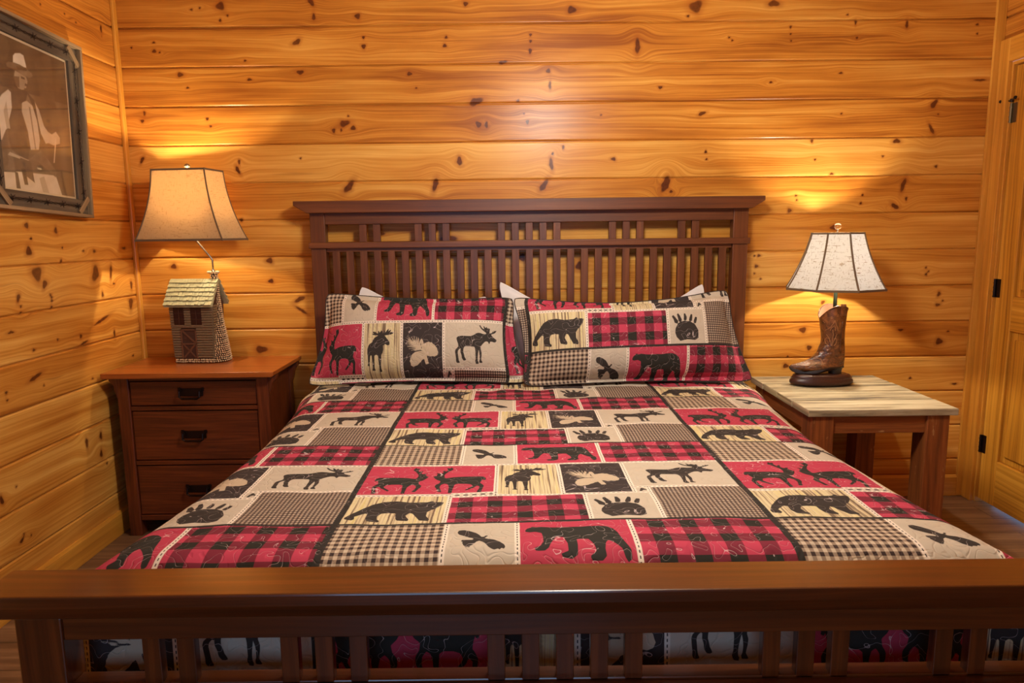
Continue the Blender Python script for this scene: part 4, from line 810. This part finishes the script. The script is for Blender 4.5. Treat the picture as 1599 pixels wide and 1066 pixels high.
# pull strap and side seam, stitched ornament
def side_y(x, z):
    yy = 850-(z-.057)*2010; L_ = PR[0]
    for A_, B_ in zip(PR, PR[1:]):
        if B_[0] <= yy <= A_[0]: t = (A_[0]-yy)/(A_[0]-B_[0]); L_ = [A_[i]+(B_[i]-A_[i])*t for i in range(4)]; break
    else: L_ = PR[-1] if yy < PR[-1][0] else PR[0]
    xc, rx = (bx(L_[1])+bx(L_[2]))/2, (bx(L_[2])-bx(L_[1]))/2; return -L_[3]*math.sqrt(max(.02, 1-((x-xc)/rx)**2))
q = MB(); xs_ = bx(598)
for x0_ in (-.0015,):
    pth = [(xs_+.004, side_y(xs_, z)-.001, z) for z in np.linspace(bz(640), bz(345), 14)]; q.tube(pth, .0022, 6)
q.build('side_seam', M['boot'], bo, smooth=True)
q = MB(); zt = bz(300)+.050
q.rings([[(xs_-.012, -.0600, bz(285)), (xs_+.012, -.0600, bz(285)), (xs_+.012, -.0640, bz(285)), (xs_-.012, -.0640, bz(285))], [(xs_-.012, -.0605, zt), (xs_+.012, -.0605, zt), (xs_+.012, -.0645, zt), (xs_-.012, -.0645, zt)], [(xs_-.011, -.052, zt+.008), (xs_+.011, -.052, zt+.008), (xs_+.011, -.062, zt+.011), (xs_-.011, -.062, zt+.011)]])
q.build('pull_strap', M['boot'], bo, bevel=.001)
q = MB()
def orn(pts):
    P_ = [(bx(x), side_y(bx(x), bz(y))-.0008, bz(y)) for x, y in pts]; q.tube(P_, .0010, 5)
orn([(470,430),(500,400),(520,360),(530,330)]); orn([(530,330),(545,370),(560,400),(565,430)]); orn([(480,470),(500,500),(515,540),(520,575)]); orn([(560,460),(548,500),(535,540),(530,575)]); orn([(520,420),(530,470),(526,520),(525,575)])
orn([(500,575),(480,555),(475,520),(485,500),(505,510),(508,540)]); orn([(545,575),(560,555),(565,520),(555,500),(542,515)]); orn([(500,430),(510,400),(528,380),(540,400),(545,430)]); orn([(450,350),(500,300),(560,275)]); orn([(455,362),(503,312),(560,288)])
q.build('stitching', M['thread'], bo); q = MB()
orn([(410,700),(440,705),(455,740),(452,780)]); orn([(330,755),(370,760),(400,745)]); orn([(320,765),(360,775),(390,770)])
q.build('stitching', M['thread'], bo)
# pole, harp, shade, finial
M['pole'] = plain('dark_green_bronze_pole', (44, 54, 44), .35, .6)
px_ = bx(573); q = MB(); q.tube([(px_, 0, bz(520)), (px_, 0, .560)], .0085, 14); q.build('pole', M['pole'], bl, smooth=True)
SX = .026; q = MB(); q.tube([(SX, 0, .56), (SX+.04, 0, .575), (SX+.055, 0, .63), (SX+.03, 0, .705), (SX, 0, .716)], .002, 8); q.tube([(SX, 0, .56), (SX-.04, 0, .575), (SX-.055, 0, .63), (SX-.03, 0, .705), (SX, 0, .716)], .002, 8); q.tube([(px_, 0, .552), (SX, 0, .566)], .006, 8); q.build('harp', M['rod'], bl)
oc8 = lambda r_: [(r_*math.cos(R(22.5+45*k)), r_*math.sin(R(22.5+45*k))) for k in range(8)]
bell(bl, 'lamp_shade', SX, 0, .456, .718, oc8(.226), oc8(.117), M['shade2'], R(24), flare=.45, edge_r=.0042)
add_bulb(bl, SX, 0, .612)
q = MB(); q.tube([(SX, 0, .714), (SX, 0, .732)], .004, 10); fi = q.build('finial', M['rod'], bl); q = MB(); q.ball((SX, 0, .746), .0155, 20, 12); q.build('crystal_ball', M['glass'], fi, smooth=True)

# ------------------------------------------------------------------ framed sepia photograph on the left wall
COW=dict(frame=[(-0.397,2.218),(-0.415,1.494)],
 mat=[(-0.511,2.152),(-0.522,1.547)],
 matL=[(-0.852,2.143),(-0.954,1.54)],
 tent=[(-0.787,2.097),(-0.891,1.907),(-0.855,2.121),(-0.81,2.147)],
 plank1=[(-0.655,2.085),(-0.638,1.909),(-0.548,1.924),(-0.548,2.141)],
 hatcrown=[(-0.775,2.075),(-0.762,2.087),(-0.733,2.094),(-0.714,2.09),(-0.706,2.055),(-0.704,2.038),(-0.744,2.032),(-0.781,2.038)],
 hatbrim=[(-0.818,2.037),(-0.806,2.047),(-0.773,2.051),(-0.741,2.05),(-0.708,2.044),(-0.676,2.033),(-0.672,2.022),(-0.691,2.012),(-0.725,2.012),(-0.757,2.019),(-0.788,2.026),(-0.815,2.027)],
 face=[(-0.772,2.026),(-0.756,2.026),(-0.73,2.017),(-0.712,2.01),(-0.707,1.996),(-0.713,1.98),(-0.722,1.964),(-0.746,1.956),(-0.767,1.959),(-0.777,1.978),(-0.782,1.999)],
 hair=[(-0.783,2.027),(-0.769,2.023),(-0.776,1.986),(-0.772,1.961),(-0.791,1.961),(-0.789,1.997)],
 scarf=[(-0.794,1.961),(-0.768,1.955),(-0.723,1.959),(-0.712,1.955),(-0.729,1.922),(-0.766,1.901),(-0.792,1.911),(-0.803,1.938)],
 sleeveL=[(-0.823,1.944),(-0.859,1.92),(-0.89,1.886),(-0.898,1.871),(-0.918,1.75),(-0.887,1.754),(-0.86,1.793),(-0.829,1.819),(-0.813,1.879),(-0.809,1.936)],
 vestL=[(-0.807,1.947),(-0.792,1.94),(-0.782,1.906),(-0.76,1.873),(-0.738,1.803),(-0.737,1.743),(-0.756,1.696),(-0.799,1.707),(-0.84,1.724),(-0.85,1.759),(-0.845,1.816),(-0.813,1.879)],
 shirt=[(-0.753,1.911),(-0.724,1.92),(-0.691,1.907),(-0.673,1.842),(-0.671,1.782),(-0.684,1.742),(-0.732,1.736),(-0.738,1.803),(-0.76,1.873)],
 vestR=[(-0.718,1.954),(-0.681,1.931),(-0.66,1.882),(-0.641,1.816),(-0.653,1.784),(-0.671,1.782),(-0.676,1.857),(-0.696,1.913)],
 sleeveR=[(-0.677,1.924),(-0.657,1.898),(-0.637,1.84),(-0.616,1.82),(-0.58,1.809),(-0.591,1.784),(-0.637,1.771),(-0.661,1.806),(-0.67,1.858)],
 handR=[(-0.606,1.806),(-0.564,1.827),(-0.542,1.806),(-0.546,1.782),(-0.587,1.77),(-0.621,1.776)],
 pants=[(-0.84,1.724),(-0.798,1.71),(-0.751,1.693),(-0.698,1.695),(-0.596,1.641),(-0.585,1.666),(-0.672,1.743),(-0.75,1.697),(-0.862,1.714),(-0.896,1.639),(-0.832,1.641)],
 legs=[(-0.937,1.636),(-0.82,1.646),(-0.595,1.649),(-0.559,1.551),(-0.954,1.54)],
 seam=[(-0.837,1.645),(-0.821,1.642),(-0.811,1.54),(-0.838,1.542)],
 handL=[(-0.915,1.708),(-0.873,1.713),(-0.862,1.686),(-0.871,1.663),(-0.912,1.666)],
 belt=[(-0.864,1.703),(-0.757,1.689),(-0.75,1.695),(-0.852,1.715)])
M['frw'] = wood('grey_barnwood', (176, 148, 108), (142, 116, 82), (80, 62, 44), .7, across=70, along=3, bump=.3)
M['frd'] = wood('dark_grey_barnwood', (116, 100, 78), (84, 70, 54), (46, 38, 28), .75, across=60, along=3, bump=.35)
pf = tag(empty('framed_picture', (0, -.68, 1.855)), 'barnwood framed sepia photograph of a man in a cowboy hat, hung on the left wall', 'picture')
pf.rotation_euler = (R(-2.4), 0, 0)
W2, H2 = .295, .362
def fx(y0, z0, y1, z1, x0, x1, ax, q): q.box(x0, y0, z0, x1, y1, z1, axis=ax)
q = MB(); B_ = .014; X0_ = -.010
fx(-W2, H2-B_, W2, H2, X0_, .034, 1, q); fx(-W2, -H2, W2, -H2+B_, X0_, .034, 1, q); fx(-W2, -H2+B_, -W2+B_, H2-B_, X0_, .034, 2, q); fx(W2-B_, -H2+B_, W2, H2-B_, X0_, .034, 2, q)
q.build('outer_frame', M['frw'], pf, bevel=.002)
q = MB(); I_ = .075
fx(-W2+B_, H2-I_, W2-B_, H2-B_, X0_, .016, 1, q); fx(-W2+B_, -H2+B_, W2-B_, -H2+I_, X0_, .016, 1, q); fx(-W2+B_, -H2+I_, -W2+I_, H2-I_, X0_, .016, 2, q); fx(W2-I_, -H2+I_, W2-B_, H2-I_, X0_, .016, 2, q)
q.build('inner_frame', M['frd'], pf, bevel=.002)
q = MB()
for sy in (-1, 1):
    for sz in (-1, 1):
        a = (sy*(W2-.018), sz*(H2-.085)); b_ = (sy*(W2-.085), sz*(H2-.018)); L = math.hypot(a[0]-b_[0], a[1]-b_[1]); Mx = Matrix.Translation((.020, (a[0]+b_[0])/2, (a[1]+b_[1])/2)) @ Matrix.Rotation(math.atan2(b_[1]-a[1], b_[0]-a[0]), 4, 'X')
        q2 = MB(); q2.box(-.004, -L/2, -.012, .006, L/2, .012, axis=1, M=Mx); q2.build('corner_cleat', M['frw'], pf, bevel=.001)
wire = MB(); r0 = W2-.045; r1 = H2-.045
for i, (a, b_) in enumerate([((-r0, -r1), (r0, -r1)), ((r0, -r1), (r0, r1)), ((r0, r1), (-r0, r1)), ((-r0, r1), (-r0, -r1))]):
    L = math.hypot(b_[0]-a[0], b_[1]-a[1]); n_ = 40; d = ((b_[0]-a[0])/L, (b_[1]-a[1])/L)
    for ph in (0, PI): wire.tube([(.022+.0022*math.sin(k*1.3+ph), a[0]+d[0]*L*k/n_-d[1]*.004*math.cos(k*1.3+ph), a[1]+d[1]*L*k/n_+d[0]*.004*math.cos(k*1.3+ph)) for k in range(n_+1)], .0013, 5)
    for k in range(5):
        c = (a[0]+d[0]*L*(k+.5)/5, a[1]+d[1]*L*(k+.5)/5); wire.tube([(.018, c[0]-.012, c[1]-.010), (.026, c[0]+.012, c[1]+.010)], .0012, 5); wire.tube([(.026, c[0]-.010, c[1]+.012), (.018, c[0]+.010, c[1]-.012)], .0012, 5)
        wire.tube([(.023, c[0]+d[0]*t*.004-d[1]*.005*math.cos(t*2), c[1]+d[1]*t*.004+d[0]*.005*math.cos(t*2)) for t in np.linspace(-2, 2, 9)], .0016, 5)
wire.build('barbed_wire', plain('rusty_wire', (48, 34, 28), .6, .5), pf)
s = NT('cream_mat'); s.set('Base Color', lin(206, 190, 156)).set('Roughness', .8)
q = MB(); q.box(X0_, -W2+I_-.002, -H2+I_-.002, .004, W2-I_+.002, H2-I_+.002); q.build('mat', s.m, pf)
GW, GH = W2-I_-.009, H2-I_-.009
ya = np.linspace(-GW, GW, 220); za = np.linspace(-GH, GH, 300); YA, ZA = np.meshgrid(ya, za)
cy_, sy_ = math.cos(R(-2.4)), math.sin(R(-2.4)); WYA = YA*cy_-ZA*sy_-.68; WZA = YA*sy_+ZA*cy_+1.855
val = .30+.10*fbm(WYA, WZA*.25, 41, 3, 26)-.10*(WZA > 1.95)
for nm, vv, soft in [('tent', .20, .01), ('plank1', .24, .012), ('legs', .70, .004), ('pants', .34, .003), ('seam', .22, .003), ('hair', .16, .003), ('face', .48, .004), ('hatcrown', .80, .004), ('hatbrim', .34, .003), ('sleeveL', .74, .004), ('shirt', .66, .004), ('vestL', .22, .004), ('vestR', .20, .004), ('sleeveR', .66, .004), ('scarf', .20, .004), ('belt', .55, .002), ('handL', .30, .004), ('handR', .62, .004)]:
    dd = sdf(COW[nm], WYA, WZA); mk = np.clip(.5-dd/soft, 0, 1); tex = vv+.05*fbm(WYA, WZA, abs(hash(nm)) % 97 if False else len(nm)*7, 3, 70); val = val*(1-mk)+tex*mk
for pts, vv in [([(-.762,2.040),(-.706,2.047),(-.704,2.036),(-.758,2.030)], .22), ([(-.742,2.008),(-.722,2.006),(-.722,1.999),(-.742,2.000)], .18), ([(-.722,1.986),(-.706,1.982),(-.708,1.975),(-.726,1.977)], .2), ([(-.782,2.0),(-.752,2.004),(-.758,1.962),(-.776,1.966)], .30), ([(-.732,1.966),(-.716,1.968),(-.718,1.962),(-.730,1.960)], .22),
    ([(-.716,1.900),(-.708,1.900),(-.700,1.740),(-.706,1.740)], .40), ([(-.60,1.70),(-.594,1.70),(-.566,1.80),(-.572,1.80)], .72), ([(-.86,1.86),(-.84,1.90),(-.835,1.80),(-.855,1.80)], .55), ([(-.80,1.70),(-.79,1.64),(-.73,1.61),(-.74,1.69)], .28), ([(-.80,1.66),(-.775,1.66),(-.77,1.60),(-.79,1.60)], .16), ([(-.70,1.63),(-.67,1.64),(-.64,1.55),(-.68,1.55)], .56)]:
    dd = sdf(pts, WYA, WZA); mk = np.clip(.5-dd/.003, 0, 1); val = val*(1-mk)+vv*mk
s = NT('sepia_print'); s.set('Base Color', s.ramp(s.attr('tone'), [(.0, lin(34, 26, 18)), (.3, lin(112, 92, 68)), (.6, lin(190, 172, 142)), (1.0, lin(250, 242, 222))])).set('Roughness', .6)
grid_mesh('sepia_print', np.full(YA.shape, .0052), YA, ZA, s.m, dict(tone=val), None, pf, smooth=False)
m = bpy.data.materials.new('picture_glass'); m.use_nodes = True; nt = m.node_tree; nt.nodes.clear()
o1 = nt.nodes.new('ShaderNodeOutputMaterial'); tr = nt.nodes.new('ShaderNodeBsdfTransparent'); gl = nt.nodes.new('ShaderNodeBsdfGlossy'); gl.inputs['Roughness'].default_value = .03; fr = nt.nodes.new('ShaderNodeFresnel'); ge = nt.nodes.new('ShaderNodeNewGeometry'); mr = nt.nodes.new('ShaderNodeMapRange'); mr.inputs[3].default_value = 1.5; mr.inputs[4].default_value = 1/1.5; nt.links.new(ge.outputs['Backfacing'], mr.inputs[0]); nt.links.new(mr.outputs[0], fr.inputs[0]); mx = nt.nodes.new('ShaderNodeMixShader')
nt.links.new(fr.outputs[0], mx.inputs[0]); nt.links.new(tr.outputs[0], mx.inputs[1]); nt.links.new(gl.outputs[0], mx.inputs[2]); nt.links.new(mx.outputs[0], o1.inputs[0])
q = MB(); q.box(.009, -W2+I_+.001, -H2+I_+.001, .0105, W2-I_-.001, H2-I_-.001); q.build('glass_pane', m, pf)

# ------------------------------------------------------------------ ceiling lamp out of view over the bed's foot
cl = tag(empty('ceiling_light', (2.10, -1.63, 2.34)), 'round frosted dome lamp on a short rod below the ceiling, above the bed', 'ceiling lamp')
MB().lathe([(.178, -.028), (.195, -.02), (.19, 0), (.06, .02), (.012, .03), (.012, CEIL-2.34-.02), (.06, CEIL-2.34-.015), (.06, CEIL-2.34)], (0, 0), 36).build('base_ring', M['iron'], cl, smooth=False)
m = bpy.data.materials.new('frosted_dome'); m.use_nodes = True; nt = m.node_tree; nt.nodes.clear(); o1 = nt.nodes.new('ShaderNodeOutputMaterial'); a1 = nt.nodes.new('ShaderNodeBsdfTransparent'); a1.inputs[0].default_value = (.95, .93, .9, 1); a2 = nt.nodes.new('ShaderNodeBsdfTranslucent'); mx = nt.nodes.new('ShaderNodeMixShader'); mx.inputs[0].default_value = .25
nt.links.new(a1.outputs[0], mx.inputs[1]); nt.links.new(a2.outputs[0], mx.inputs[2]); nt.links.new(mx.outputs[0], o1.inputs[0])
MB().lathe([(.02, -.285), (.08, -.275), (.13, -.235), (.165, -.15), (.178, -.028)], (0, 0), 36).build('dome', m, cl, smooth=True)
